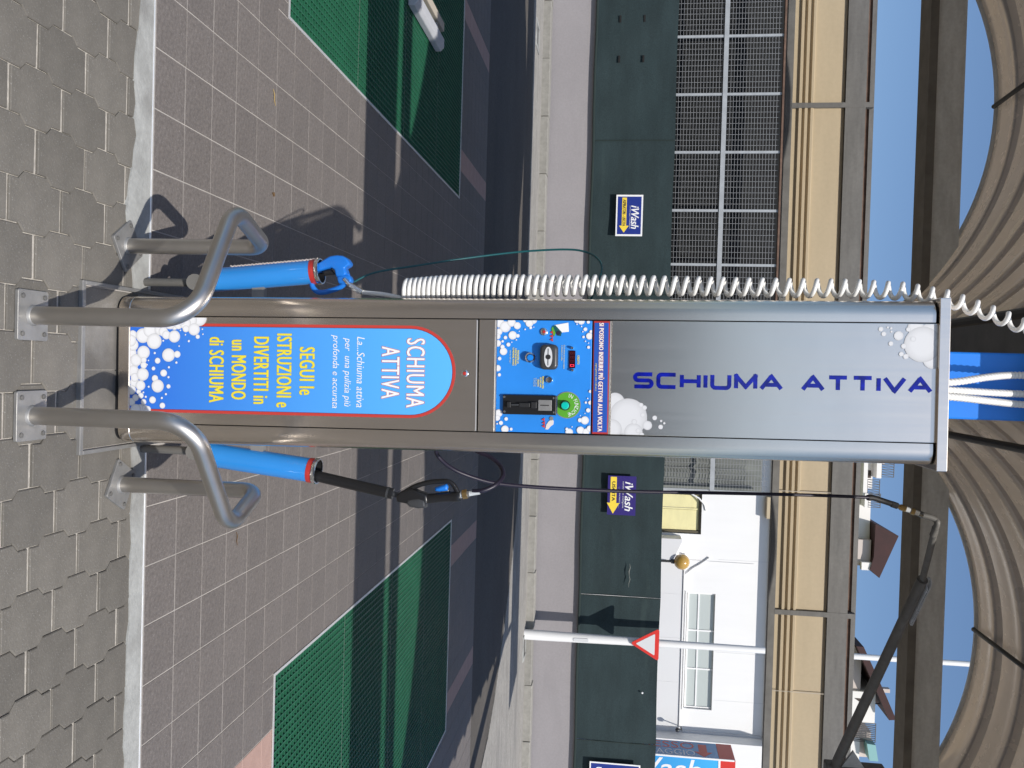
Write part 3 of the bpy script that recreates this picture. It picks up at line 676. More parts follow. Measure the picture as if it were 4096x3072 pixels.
# ================================================================== CANOPY
CN = empty('wash_canopy', (.016, 2.9, 0)); tag(CN, 'steel car-wash canopy with beige corrugated barrel vaults on a blue column', 'canopy')
def cn(name, m, x0, x1, y0, y1, z0, z1, bevel=0.): return box(name, m, CN, x0-.016, x1-.016, y0-2.9, y1-2.9, z0, z1, bevel)
YN, YF, RV, ZC = 2.72, 8.8, 2.68, 5.0
def vault(cx):
    prof = []; y = YN; L = YF-YN; n = 11; per = L/n
    for k in range(n):
        for f, h in ((0, 0), (.03, .012), (.07, .055), (.12, .085), (.22, .09), (.27, .055), (.31, .012), (.36, .0), (.52, .006), (.60, .010), (.68, .006), (.84, 0)):
            prof.append((YN+per*(k+f), h))
    prof.append((YF, 0)); A = 46; a0 = math.asin(2.38/RV); m = MB()
    for i in range(A+1):
        a = -a0+2*a0*i/A
        for yy, h in prof: r = RV+h; m.v.append((cx+r*math.sin(a)-.016, yy-2.9, ZC-RV+r*math.cos(a)))
    q = len(prof); m.f = [(i*q+j, i*q+j+1, (i+1)*q+j+1, (i+1)*q+j) for i in range(A) for j in range(q-1)]
    o = m.build('vault', M['vault'], CN, smooth=35, recalc=False); s = o.modifiers.new('sheet', 'SOLIDIFY'); s.thickness = .008; s.offset = 1
    for ye in (YN-.03, YF+.001):
        m = MB()
        for i in range(A+1):
            a = -a0+2*a0*i/A
            for r, d in ((RV-.035, 0), (RV+.06, 0), (RV+.06, .03), (RV-.035, .03)): m.v.append((cx+r*math.sin(a)-.016, ye+d-2.9, ZC-RV+r*math.cos(a)))
        m.f = [(i*4+k, i*4+(k+1) % 4, (i+1)*4+(k+1) % 4, (i+1)*4+k) for i in range(A) for k in range(4)]+[(0, 1, 2, 3), (A*4+3, A*4+2, A*4+1, A*4)]
        m.build('rim', M['galv'], CN, smooth=40)
    MB().tube([(cx-.016, YN-2.9, ZC-.10), (cx-.016, YF-2.9+.02, ZC-.04)], .022, 10).build('crown_rod', M['black_rod'], CN)
for cx in (-2.60, 2.38): vault(cx)
# near assembly above the kiosk (out of the picture, throws the banded shadow)
cn('near_fascia', M['beige'], -5.1, 4.95, 2.66, 2.70, 2.82, 3.61); cn('near_beam', M['galv'], -5.1, 4.95, 2.66, 2.70, 3.79, 4.05)
# far beam
cn('tie_beam', M['galv'], -5.1, 4.95, 8.66, 8.78, 4.375, 4.635); cn('beam_flange', M['galv_dark'], -5.1, 4.95, 8.62, 8.92, 4.30, 4.374)
# far fascia across the lane behind the bays: ribbed beige panels between two steel rails, carried on side arms
YB = 10.3
for a, b in ((-6.0, -3.07), (-3.05, 2.70), (2.72, 6.0)):
    P = [(3.37, 0)]
    for z in (3.43, 3.495, 3.56): P += [(z, 0), (z+.010, -.026), (z+.036, -.026), (z+.046, 0)]
    P += [(3.94, 0), (3.94, .03), (3.37, .03)]
    MB().prism([(p[1], p[0]) for p in P], a, b, lambda u, v, d: (d-.016, YB+u-2.9, v)).build('fascia_panel', M['beige'], CN)
for x in (1.32, 3.62): cn('fascia_seam', M['frame_tan'], x-.004, x+.004, YB-.0285, YB-.0262, 3.372, 3.938)
for x in (-3.06, 2.71): cn('fascia_post', M['galv_mid'], x-.028, x+.028, YB-.036, YB+.04, 3.36, 4.25)
cn('fascia_bottom_rail', M['galv_dark'], -6, 6, YB-.034, YB+.06, 3.29, 3.365)
cn('fascia_top_beam', M['galv_mid'], -6, 6, YB-.032, YB+.06, 3.945, 4.165); cn('fascia_back', M['rust'], -6, 6, YB+.07, YB+.09, 4.1, 4.27); cn('fascia_cap', M['galv_mid'], -6, 6, YB+.05, YB+.12, 4.225, 4.275)
for x in (-5.1, 4.9): cn('side_arm', M['galv'], x-.04, x+.04, 8.6, YB+.05, 4.05, 4.2)
# columns, valley gutter, rods
cn('column', M['blue_paint'], -.087, .119, 2.82, 3.02, -.01, 3.3, .006); cn('far_column', M['blue_paint'], -.087, .119, 8.5, 8.65, -.01, 4.3, .006)
for x in (-5.1, 4.9):
    for y in (2.82, 8.5): cn('column', M['blue_paint'], x-.1, x+.1, y, y+.2, -.02, 4.3, .006)
cn('valley_gutter', M['galv_dark'], -.28, .16, 2.72, 8.8, 3.30, 3.42); 
for x, w in ((-.37, .035), (.36, .024)): MB().tube([(x-.016, 2.74-2.9, 3.7), (x-.016, 8.75-2.9, 3.7)], w, 10).build('valley_rod', M['black_rod'], CN)

# ================================================================== KIOSK
KX, KY, LEAN = .04, 2.504, -.0125
KI = empty('foam_kiosk', (KX, KY, .004), (0, LEAN, 0)); tag(KI, 'tall brushed steel foam kiosk with blue SCHIUMA ATTIVA panel between two tube guards', 'kiosk')
HW = .226; DP = .30; XS = .164
def front(poly, y0, y1, name, m, par=KI, chamfer=0., bevel=0., smooth=None):
    return MB().prism(poly, y0, y1, lambda u, v, d: (u, d, v), chamfer=chamfer).build(name, m, par, bevel=bevel, smooth=smooth)
def rect(x0, x1, z0, z1): return [(x0, z0), (x1, z0), (x1, z1), (x0, z1)]
# core
core = rounded(-HW+.012, HW-.012, .012, DP, .03)
MB().prism(core, 2.39, .02, lambda u, v, d: (u, v, d)).build('core', M['black_matt'], KI)
# rounded side columns (plan profile)
for sgn in (-1, 1):
    r = .042; pr = [(XS+.0015, .012), (XS+.0015, .001)]
    pr += [(HW-r+r*math.sin(R_(90*k/10)), r-r*math.cos(R_(90*k/10))) for k in range(11)]
    pr += [(HW, DP), (HW-.012, DP), (HW-.012, .05), (XS+.02, .012)]
    o = MB().prism([(sgn*u, v) for u, v in pr], 2.39, .052, lambda u, v, d: (u, v, d)).build('side_column', M['steel'], KI, smooth=35)
base = rounded(-HW, HW, .0, DP, .045, 8)
MB().prism(base, .0505, .012, lambda u, v, d: (u, v, d)).build('plinth', M['steel'], KI, smooth=40, bevel=.003)
MB().prism(shrink(base, .008), .012, -.004, lambda u, v, d: (u, v, d)).build('gasket', M['black_matt'], KI)
def panel(name, z0, z1, m='steel', x=XS-.0015, y=.0): return front(rect(-x, x, z0, z1), y, y+.012, name, M[m], bevel=.0014)
ZD0, ZD1 = 0.0500, 1.1250
door = panel('door', ZD0, ZD1); panel('middle_band', 1.1320, 1.1800); ctl = panel('control_panel', 1.1840, 1.4580, 'panel_blue', .1615)
stripp = panel('notice_strip', 1.4620, 1.5090, 'strip_red', .1615); top = panel('upper_panel', 1.5130, 2.4030)
for z in (ZD0-.002, ZD1+.001, 1.1820, 1.5110): box('bright_lip', M['trim'], KI, -.161, .161, -.0012, .006, z-.0011, z+.0009)
cap = box('cap', M['steel'], KI, -HW-.006, HW+.013, -.012, DP+.01, 2.395, 2.424, .002)
# ---------------- poster on the door
def arch(x0, x1, z0, z1, n=24):
    r = (x1-x0)/2; cx = (x0+x1)/2; return [(x0, z0), (x1, z0)]+[(cx+r*math.cos(math.pi*k/n), z1-r+r*math.sin(math.pi*k/n)) for k in range(n+1)]
ax0, ax1 = -0.1426, 0.1285
pb = ZD0+.003; pt = 1.0640
poster = front(arch(ax0, ax1, pb, pt), -.0010, -.0002, 'poster', M['print_red'], door)
front(arch(ax0+.0085, ax1-.0085, pb, pt-.0085), -.0013, -.001, 'poster_line', M['print_dark'], door)
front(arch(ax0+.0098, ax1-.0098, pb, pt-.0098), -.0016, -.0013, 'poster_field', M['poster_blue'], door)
def bubbles(name, lst, par, clip, y=-.0018, edge=.56, mid=.80):
    m = MB(); m.col = []
    for i, (cx, cz, r) in enumerate(lst):
        n = 26 if r > .006 else 14; yy = y-i*.00003; b = len(m.v)
        def cl(x, z): return (min(max(x, clip[0]), clip[1]), yy, min(max(z, clip[2]), clip[3]))
        m.v.append(cl(cx-.1*r, cz+.1*r)); m.col.append(mid)
        for rr, c in ((.6, mid*.99), (.88, (edge+mid)/2), (1., edge)):
            for k in range(n): t = 2*math.pi*k/n; m.v.append(cl(cx+r*rr*math.cos(t), cz+r*rr*math.sin(t))); m.col.append(c)
        for k in range(n):
            k2 = (k+1) % n; m.f.append((b, b+1+k, b+1+k2))
            for q in range(2): o = b+1+q*n; m.f.append((o+k, o+n+k, o+n+k2, o+k2))
    o = m.build(name, M['bubble'], par, recalc=False); o['kind'] = 'stuff'; return o
bubbles('foam_print', [(-0.1062, 0.0610, 0.0135), (-0.0503, 0.0560, 0.0180), (-0.0192, 0.0600, 0.0210), (0.0048, 0.0640, 0.0180), (0.0389, 0.0680, 0.0150), (0.0618, 0.0580, 0.0150), (0.0671, 0.0820, 0.0075), (0.0239, 0.0690, 0.0135), (-0.0290, 0.0730, 0.0186), (-0.0752, 0.0620, 0.0180), (-0.0883, 0.0550, 0.0180), (0.0988, 0.0590, 0.0120), (0.0859, 0.0720, 0.0105), (0.1232, 0.0890, 0.0180), (0.1230, 0.0730, 0.0180), (-0.1038, 0.0940, 0.0225), (-0.1195, 0.1170, 0.0210), (-0.1231, 0.1500, 0.0180), (-0.0873, 0.1310, 0.0240), (-0.1169, 0.1600, 0.0150), (-0.1068, 0.1700, 0.0135), (-0.1325, 0.1960, 0.0105), (-0.1025, 0.1960, 0.0186), (-0.1363, 0.2090, 0.0120), (-0.1417, 0.1820, 0.0180), (-0.0527, 0.0970, 0.0204), (-0.0297, 0.0980, 0.0090), (-0.0137, 0.0980, 0.0105), (0.0142, 0.0950, 0.0195), (0.0481, 0.0880, 0.0156), (-0.1585, 0.2750, 0.0240), (-0.1519, 0.2470, 0.0210), (-0.1421, 0.2310, 0.0180), (-0.1543, 0.2150, 0.0180), (-0.1247, 0.2590, 0.0186), (-0.1260, 0.2330, 0.0105), (-0.1026, 0.2710, 0.0066), (-0.0457, 0.1780, 0.0204), (-0.0484, 0.2060, 0.0105), (-0.0282, 0.1430, 0.0090), (-0.0043, 0.1300, 0.0060), (0.0091, 0.1630, 0.0108), (0.0257, 0.1350, 0.0102), (0.0488, 0.1440, 0.0198), (0.0493, 0.1790, 0.0066), (0.0515, 0.1150, 0.0033), (0.0916, 0.1280, 0.0108), (0.1080, 0.1600, 0.0090), (0.0792, 0.0900, 0.0090), (0.0983, 0.0990, 0.0090), (0.1163, 0.1030, 0.0090), (0.0732, 0.1710, 0.0036), (0.0850, 0.1580, 0.0036), (0.0824, 0.1060, 0.0036), (0.0693, 0.0980, 0.0030), (-0.0513, 0.1340, 0.0036), (-0.0733, 0.2120, 0.0024), (-0.0889, 0.2430, 0.0036), (-0.1080, 0.2320, 0.0024), (-0.1212, 0.2160, 0.0024), (-0.1254, 0.2860, 0.0024), (-0.1103, 0.2880, 0.0024), (-0.0889, 0.1610, 0.0030), (-0.0234, 0.2040, 0.0036), (-0.0087, 0.1800, 0.0036), (0.0213, 0.1790, 0.0036), (-0.0285, 0.1140, 0.0024), (-0.0156, 0.1100, 0.0024), (0.1205, 0.1130, 0.0105)], door, (-.160, .160, ZD0+.003, .6))
text('lettering_outline', 'di SCHIUMA', M['print_olive'], door, -0.1013, 0.0942, 0.3085, 0.3545, -0.002, spacing=1.1, fat=0.0011, ring=0.0006)
text('lettering', 'di SCHIUMA', M['print_yellow'], door, -0.1013, 0.0942, 0.3085, 0.3545, -0.0026, spacing=1.1, fat=0.0011)
text('lettering_outline', 'un MONDO', M['print_olive'], door, -0.0935, 0.0836, 0.3790, 0.4250, -0.002, spacing=1.1, fat=0.0011, ring=0.0006)
text('lettering', 'un MONDO', M['print_yellow'], door, -0.0935, 0.0836, 0.3790, 0.4250, -0.0026, spacing=1.1, fat=0.0011)
text('lettering_outline', 'DIVERTITI in', M['print_olive'], door, -0.1036, 0.0955, 0.4490, 0.4955, -0.002, spacing=1.1, fat=0.0011, ring=0.0006)
text('lettering', 'DIVERTITI in', M['print_yellow'], door, -0.1036, 0.0955, 0.4490, 0.4955, -0.0026, spacing=1.1, fat=0.0011)
text('lettering_outline', 'ISTRUZIONI e', M['print_olive'], door, -0.1137, 0.1044, 0.5210, 0.5670, -0.002, spacing=1.1, fat=0.0011, ring=0.0006)
text('lettering', 'ISTRUZIONI e', M['print_yellow'], door, -0.1137, 0.1044, 0.5210, 0.5670, -0.0026, spacing=1.1, fat=0.0011)
text('lettering_outline', 'SEGUI le', M['print_olive'], door, -0.0748, 0.0658, 0.5920, 0.6385, -0.002, spacing=1.1, fat=0.0011, ring=0.0006)
text('lettering', 'SEGUI le', M['print_yellow'], door, -0.0748, 0.0658, 0.5920, 0.6385, -0.0026, spacing=1.1, fat=0.0011)
text('lettering', 'profonda e accurata', M['print_white'], door, -0.1128, 0.1043, 0.6880, 0.7140, -0.0026, shear=0.22)
text('lettering', 'per  una pulizia più', M['print_white'], door, -0.1043, 0.0988, 0.7245, 0.7505, -0.0026, shear=0.22)
text('lettering', 'La...Schiuma attiva', M['print_white'], door, -0.1082, 0.1003, 0.7675, 0.7910, -0.0026, shear=0.22)
text('lettering_outline', 'ATTIVA', M['print_red'], door, -0.0801, 0.0720, 0.8430, 0.8970, -0.002, spacing=1.1, fat=0.0009, ring=0.0013)
text('lettering', 'ATTIVA', M['print_white'], door, -0.0801, 0.0720, 0.8430, 0.8970, -0.0026, spacing=1.1, fat=0.0009)
text('lettering_outline', 'SCHIUMA', M['print_red'], door, -0.1046, 0.0969, 0.9180, 0.9725, -0.002, spacing=1.1, fat=0.0009, ring=0.0013)
text('lettering', 'SCHIUMA', M['print_white'], door, -0.1046, 0.0969, 0.9180, 0.9725, -0.0026, spacing=1.1, fat=0.0009)
text('lettering_outline', 'SI POSSONO INSERIRE PIÙ GETTONI ALLA VOLTA', M['strip_red'], stripp, -0.1554, 0.1537, 1.4785, 1.4945, -0.0014, spacing=1.1, fat=0.0006, ring=0.0007)
text('lettering', 'SI POSSONO INSERIRE PIÙ GETTONI ALLA VOLTA', M['print_white'], stripp, -0.1554, 0.1537, 1.4785, 1.4945, -0.002, spacing=1.1, fat=0.0006)
text('lettering', '(ogni gettone dura 120 sec.)', M['print_yellow'], stripp, -0.0406, 0.0379, 1.4685, 1.4745, -0.002, shear=0.2)
text('lettering', 'PRENDERE LA', M['print_yellow'], ctl, -0.0748, -0.0364, 1.2440, 1.2495, -0.0022, fat=0.0002)
text('lettering', 'LANCIA IN MANO', M['print_yellow'], ctl, -0.0794, -0.0314, 1.2375, 1.2425, -0.0022, fat=0.0002)
text('lettering', 'E PREMERE AVVIO', M['print_yellow'], ctl, -0.0816, -0.0306, 1.2305, 1.2355, -0.0022, fat=0.0002)
text('lettering', '(durata 120 sec.)', M['print_yellow'], ctl, -0.0741, -0.0377, 1.2215, 1.2255, -0.0022)
text('lettering', 'PREMERE PER', M['print_yellow'], ctl, -0.0004, 0.0345, 1.3175, 1.3225, -0.0022, fat=0.0002)
text('lettering', 'SCARICARE', M['print_yellow'], ctl, 0.0024, 0.0314, 1.3110, 1.3155, -0.0022, fat=0.0002)
text('lettering', 'CREDITO', M['print_yellow'], ctl, 0.0074, 0.0284, 1.3040, 1.3085, -0.0022, fat=0.0002)
text('lettering', '(solo tessera', M['print_yellow'], ctl, 0.0043, 0.0293, 1.2980, 1.3015, -0.0022)
text('lettering', 'e chiave)', M['print_yellow'], ctl, 0.0052, 0.0282, 1.2925, 1.2960, -0.0022)
text('lettering', 'CREDITO', M['print_yellow'], ctl, -0.0622, -0.0372, 1.4175, 1.4235, -0.0022, fat=0.0002)
text('lettering', 'Con la chiave e/o tessera contante', M['print_yellow'], ctl, -0.0917, -0.0237, 1.3780, 1.3820, -0.0022)
text('lettering', 'si visualizza il credito', M['print_yellow'], ctl, -0.0908, -0.0467, 1.3715, 1.3755, -0.0022)
# ---------------- door lock
def stud(c, r, h, m, par, name, y=0., n=20): return MB().lathe([(r, 0), (r, h*.7), (r*.8, h), (r*.2, h*1.02)], (c[0], y, c[1]), (0, -1, 0), n).build(name, M[m], par, smooth=40)
lk = stud((-0.0053, 1.0910), .0105, .004, 'chrome', door, 'lock'); stud((-0.0053, 1.0910), .0055, .006, 'red_band', lk, 'lock_core')
# ---------------- control panel items
bubbles('foam_print', [(-0.1541, 1.1900, 0.0147), (-0.1419, 1.2080, 0.0159), (-0.1546, 1.2260, 0.0122), (-0.1454, 1.2430, 0.0103), (-0.1621, 1.2670, 0.0073), (-0.1629, 1.2880, 0.0122), (-0.1530, 1.2780, 0.0110), (-0.1399, 1.2820, 0.0042), (-0.1271, 1.1900, 0.0098), (-0.1176, 1.2300, 0.0122), (-0.1164, 1.2450, 0.0054), (-0.1108, 1.2090, 0.0054), (-0.1141, 1.1860, 0.0086), (-0.0941, 1.1870, 0.0098), (-0.0999, 1.2010, 0.0037), (-0.0907, 1.2180, 0.0059), (-0.0709, 1.2040, 0.0110), (-0.0839, 1.2010, 0.0061), (-0.0500, 1.1930, 0.0054), (-0.0221, 1.1880, 0.0093), (-0.0030, 1.1930, 0.0049), (-0.1633, 1.4150, 0.0086), (-0.1601, 1.4270, 0.0098), (-0.1579, 1.4470, 0.0049), (-0.1370, 1.4390, 0.0056), (-0.1178, 1.4510, 0.0098), (-0.1150, 1.4340, 0.0037), (-0.0858, 1.4490, 0.0044), (-0.1308, 1.4550, 0.0044), (0.1080, 1.1930, 0.0110), (0.1219, 1.1890, 0.0086), (0.1242, 1.2150, 0.0054), (0.1361, 1.2000, 0.0061), (0.1542, 1.2120, 0.0110), (0.1534, 1.2300, 0.0044), (0.1389, 1.1890, 0.0024), (0.1231, 1.4420, 0.0117), (0.1229, 1.4280, 0.0061), (0.1519, 1.4300, 0.0110), (0.1585, 1.3980, 0.0110), (0.1561, 1.4460, 0.0098), (0.1462, 1.4560, 0.0086), (0.0942, 1.4510, 0.0061), (0.0723, 1.4570, 0.0061), (0.0721, 1.4440, 0.0034), (0.0402, 1.4560, 0.0044), (0.1494, 1.3910, 0.0044), (-0.1351, 1.2660, 0.0024), (-0.1418, 1.2910, 0.0015), (-0.1513, 1.4150, 0.0020), (-0.1451, 1.4280, 0.0020), (-0.1300, 1.4320, 0.0020), (-0.1029, 1.4400, 0.0020), (0.1426, 1.4060, 0.0017), (0.1031, 1.4420, 0.0015), (-0.1293, 1.2490, 0.0015), (-0.1044, 1.2410, 0.0020), (-0.0976, 1.2280, 0.0017), (-0.0978, 1.4490, 0.0017), (0.0602, 1.4490, 0.0020), (0.1099, 1.4290, 0.0015)], ctl, (-.161, .161, 1.1850, 1.4580), y=-.0014)
lk = stud((-0.1284, 1.3210), .0105, .006, 'chrome', ctl, 'lock'); stud((-0.1284, 1.3210), .005, .0085, 'red_band', lk, 'lock_core')
# card reader
c = (-0.0562, 1.3370)
MB().prism(rounded(c[0]-.036, c[0]+.036, c[1]-.026, c[1]+.026, .014), -.026, -.001, lambda u, v, d: (u, d, v), chamfer=.006).build('card_reader', M['dark_grey'], ctl, bevel=.003, smooth=50)
rd_ = front(circle(c[0], c[1]-.001, .029, 28, .0115), -.0275, -.025, 'reader_plate', M['sign_grey'], ctl)
box('slot', M['black_matt'], rd_, c[0]-.024, c[0]+.024, -.0285, -.027, c[1]-.0021, c[1]-.0003); front(circle(c[0], c[1]-.001, .0075, 8), -.0286, -.027, 'slot_centre', M['black_matt'], rd_); 
# start button
c = (-0.0539, 1.2830)
bt = MB().lathe([(.0145, 0), (.0145, .014), (.0115, .017), (.0105, .012)], (c[0], 0, c[1]), (0, -1, 0), 24).build('button_ring', M['chrome'], ctl, smooth=40); stud(c, .010, .019, 'blue_button', bt, 'button')
# display
c = (-0.0504, 1.4030)
ds = front(rect(c[0]-.025, c[0]+.025, c[1]-.0088, c[1]+.0088), -.004, -.0005, 'display', M['display'], ctl)
def seg_digit(x, z, on, m):
    w, h, t = .0062, .0112, .0013; segs = {'a': (-w/2, w/2, h/2-t, h/2), 'd': (-w/2, w/2, -h/2, -h/2+t), 'b': (w/2-t, w/2, .0004, h/2-t-.0004), 'c': (w/2-t, w/2, -h/2+t+.0004, -.0004), 'e': (-w/2, -w/2+t, -h/2+t+.0004, -.0004), 'f': (-w/2, -w/2+t, .0004, h/2-t-.0004), 'g': (-w/2+t, w/2-t, -t/2, t/2)}
    b = MB()
    for s in on: x0, x1, z0, z1 = segs[s]; b.box(x+x0, x+x1, -.0046, -.0041, z+z0, z+z1)
    b.build('digit', M[m], ds, recalc=False)
for k in range(3): seg_digit(c[0]-.018+.0115*k, c[1], 'abcdefg', 'digit_off')
seg_digit(c[0]+.0172, c[1], 'abcdef', 'digit')
for q in ((-0.0834, 1.4030), (-0.0194, 1.4050), (0.0602, 1.2100), (0.0610, 1.3530), (0.1022, 1.2110), (0.1020, 1.3540)): stud(q, .0042, .012, 'chrome', ctl, 'screw', n=10)
stud((0.0088, 1.3380), .0105, .009, 'chrome', ctl, 'push_button')
# coin acceptor
a0 = (0.0541, 1.2060); a1 = (0.1101, 1.3600)
ca = front(rect(a0[0], a1[0], a0[1], a1[1]), -.010, -.001, 'coin_acceptor', M['black'], ctl, bevel=.0015)
cx = (a0[0]+a1[0])/2; zl = lambda x: 1.16000+x*0.0002410
for (xa, xb, w) in ((240, 290, .017), (290, 385, .005), (385, 520, .013), (530, 600, .019)): front(rect(cx-w/2, cx+w/2, zl(xa), zl(xb)), -.020, -.0101, 'coin_lever' if w < .01 else 'coin_guide', M['dark_grey' if w < .01 else 'black_matt'], ca, bevel=.002)
pl = front(rect(cx-.0155, cx+.0155, zl(615), zl(775)), -.0125, -.0101, 'coin_plate', M['plate'], ca, bevel=.001); front(rect(cx-.0012, cx+.0012, zl(640), zl(745)), -.0132, -.0126, 'coin_slot', M['black_matt'], ca)
# green disc with button and lettering on an arc
c = (0.0804, 1.3910); R0 = .0385
gd = [(c[0]+R0*math.cos(R_(t)), c[1]+R0*math.sin(R_(t))) for t in range(-50, 231, 8)]
front(gd, -.0016, -.0004, 'disc_rim', M['plate'], ctl); R0 -= .0022; gd = [(c[0]+R0*math.cos(R_(t)), c[1]+R0*math.sin(R_(t))) for t in range(-50, 231, 8)]
front(gd, -.0022, -.0016, 'green_disc', M['print_green'], ctl)
b0 = (0.0814, 1.3850); bt = stud(b0, .0145, .010, 'black', ctl, 'button_collar'); stud(b0, .0118, .022, 'cyan_button', bt, 'button')
s = 'IN FUNZIONE'; n = len(s); me_all = MB()
for i, ch in enumerate(s):
    if ch == ' ': continue
    th = R_(168-156*i/(n-1)); me = text_mesh(ch); xs = [v.co.x for v in me.vertices]; mid = (min(xs)+max(xs))/2
    b = len(me_all.v)
    for v in me.vertices:
        px = (v.co.x-mid)*.0125; pr_ = .0225+v.co.y*.0155
        me_all.v.append((c[0]+pr_*math.cos(th)+px*math.sin(th), -.0026, c[1]-.001+pr_*math.sin(th)-px*math.cos(th)))
    me_all.f += [tuple(i_+b for i_ in p.vertices) for p in me.polygons]; bpy.data.meshes.remove(me)
me_all.build('lettering', M['print_white'], ctl, recalc=False)
# printed pictograms: card in a hand, coin in a hand, red chevrons
front([(-0.1481, 1.3500), (-0.1556, 1.3900), (-0.1295, 1.3920), (-0.1269, 1.3660)], -.0016, -.0004, 'card_print', M['print_white'], ctl)
front([(-0.1452, 1.3440), (-0.1480, 1.3530), (-0.1278, 1.3720), (-0.1168, 1.3690), (-0.1180, 1.3590)], -.0020, -.0016, 'card_print', M['teal'], ctl)
front([(-0.1392, 1.3420), (-0.1441, 1.3460), (-0.1250, 1.3540), (-0.1151, 1.3510), (-0.1272, 1.3430)], -.0023, -.0020, 'card_print', M['print_green'], ctl)
p_ = (-0.1259, 1.3620); front(circle(p_[0], p_[1], .006, 14), -.0026, -.0023, 'card_print', M['print_dark'], ctl)
for p_ in ((-0.1272, 1.3430), (-0.1162, 1.3430), (-0.1062, 1.3430), (0.1236, 1.3230), (0.1336, 1.3240), (0.1426, 1.3240)):
    front([(p_[0]-.0055, p_[1]+.0048), (p_[0], p_[1]-.0055), (p_[0]+.0055, p_[1]+.0048), (p_[0], p_[1]+.0032)], -.0030, -.0026, 'chevron', M['print_red'], ctl)
front([(0.1517, 1.3290), (0.1377, 1.3320), (0.1278, 1.3390), (0.1219, 1.3480), (0.1270, 1.3530), (0.1369, 1.3520), (0.1429, 1.3440), (0.1518, 1.3370)], -.0016, -.0004, 'hand_print', M['skin_print'], ctl)
p_ = (0.1199, 1.3460); front(circle(p_[0], p_[1], .0058, 14), -.0020, -.0016, 'coin_print', M['plate'], ctl)
# strip
front(rect(-.156, .156, 1.4650, 1.5050), -.0010, -.0001, 'strip_field', M['strip_blue'], stripp)
# ---------------- upper panel decals and engraved lettering
bubbles('foam_print', [(-0.0652, 2.3830, 0.0261), (-0.1373, 2.3760, 0.0279), (-0.1507, 2.3370, 0.0216), (-0.1055, 2.3560, 0.0486), (-0.1100, 2.3970, 0.0135), (-0.1283, 2.2930, 0.0126), (-0.1459, 2.2460, 0.0063), (-0.1328, 2.2540, 0.0063), (-0.1065, 2.2730, 0.0063), (-0.1485, 2.2730, 0.0031), (-0.1395, 2.2740, 0.0027), (-0.1507, 2.2640, 0.0027), (-0.0782, 2.3010, 0.0063), (-0.0720, 2.3130, 0.0072), (-0.1001, 2.3070, 0.0072), (-0.1198, 2.3310, 0.0072), (-0.1460, 2.3180, 0.0063)], top, (-.1605, .1605, 1.5180, 2.4000), edge=.52, mid=.68)
bubbles('foam_print', [(0.0701, 1.5260, 0.0281), (0.1116, 1.5640, 0.0539), (0.1460, 1.5190, 0.0281), (0.1538, 1.5800, 0.0258), (0.1333, 1.6190, 0.0131), (0.0761, 1.6000, 0.0066), (0.0832, 1.6100, 0.0066), (0.1115, 1.6390, 0.0066), (0.1198, 1.6570, 0.0033), (0.1259, 1.6660, 0.0033), (0.1367, 1.6560, 0.0066), (0.1041, 1.6050, 0.0066), (0.1238, 1.5820, 0.0075), (0.1611, 1.6030, 0.0075), (0.1490, 1.5930, 0.0066)], top, (-.1605, .1605, 1.5150, 2.4000), edge=.52, mid=.68)
tx0, tz0 = (-0.0182, 1.5820); tx1, tz1 = (0.0308, 2.3770)
xm = (-0.0171, 0.0289)
def stroke_text(body, x0, x1, z0, z1, y, st, widths, gap):
    """wide squared capitals drawn as strokes, reading upwards; x1 = foot of the letters, x0 = head"""
    G = {'S': [[(1, 1), (.0, 1), (0, .5), (1, .5), (1, 0), (0, 0)]], 'C': [[(1, 1), (0, 1), (0, 0), (1, 0)]], 'H': [[(0, 0), (0, 1)], [(1, 0), (1, 1)], [(0, .5), (1, .5)]],
         'I': [[(0, 0), (0, 1)]], 'U': [[(0, 1), (0, 0), (1, 0), (1, 1)]], 'M': [[(0, 0), (0, 1), (.5, .12), (1, 1), (1, 0)]], 'A': [[(-.05, 0), (.5, 1), (1.05, 0)], [(.22, .32), (.8, .32)]], 'T': [[(0, 1), (1, 1)], [(.5, 0), (.5, 1)]], 'V': [[(-.05, 1), (.5, 0), (1.05, 1)]]}
    tot = sum(widths.get(c, 1) for c in body)+gap*(len(body)-1); u = (z1-z0)/tot; pos = 0.
    for ch in body:
        w = widths.get(ch, 1)
        if ch != ' ':
            b = MB(); k = 0; n0 = 0
            for pl in G[ch]:
                P = [Vector((z0+(pos+a*w)*u, x1-st/2-(x1-x0-st)*h)) for a, h in pl]
                if ch in 'SCU': P = [p.to_2d() for p in fillet([(*p, 0) for p in P], min(.009, (x1-x0)*.22), 4)]
                for i in range(len(P)-1):
                    d = (P[i+1]-P[i]).normalized(); nn = Vector((-d.y, d.x))*st/2; e = d*st*(.45 if ch not in 'SCU' and 0 < i else 0); e2 = d*st*(.45 if ch == 'M' and i < len(P)-2 else (.12 if ch in 'SCU' else 0))
                    if ch in 'SCU': e = d*st*.12
                    q = [P[i]-e+nn, P[i]-e-nn, P[i+1]+e2-nn, P[i+1]+e2+nn]; yy = y-k*.00002; k += 1
                    b.add([(p.y, yy, p.x) for p in q], [(0, 1, 2, 3)])
            b.build('engraved_letter', M['engraved'], top, recalc=False)
        pos += w+gap
stroke_text('SCHIUMA ATTIVA', xm[0], xm[1], tz0, tz1, -.0014, .0112, {'I': .0, ' ': .55, 'M': 1.12, 'A': 1.05}, .40)

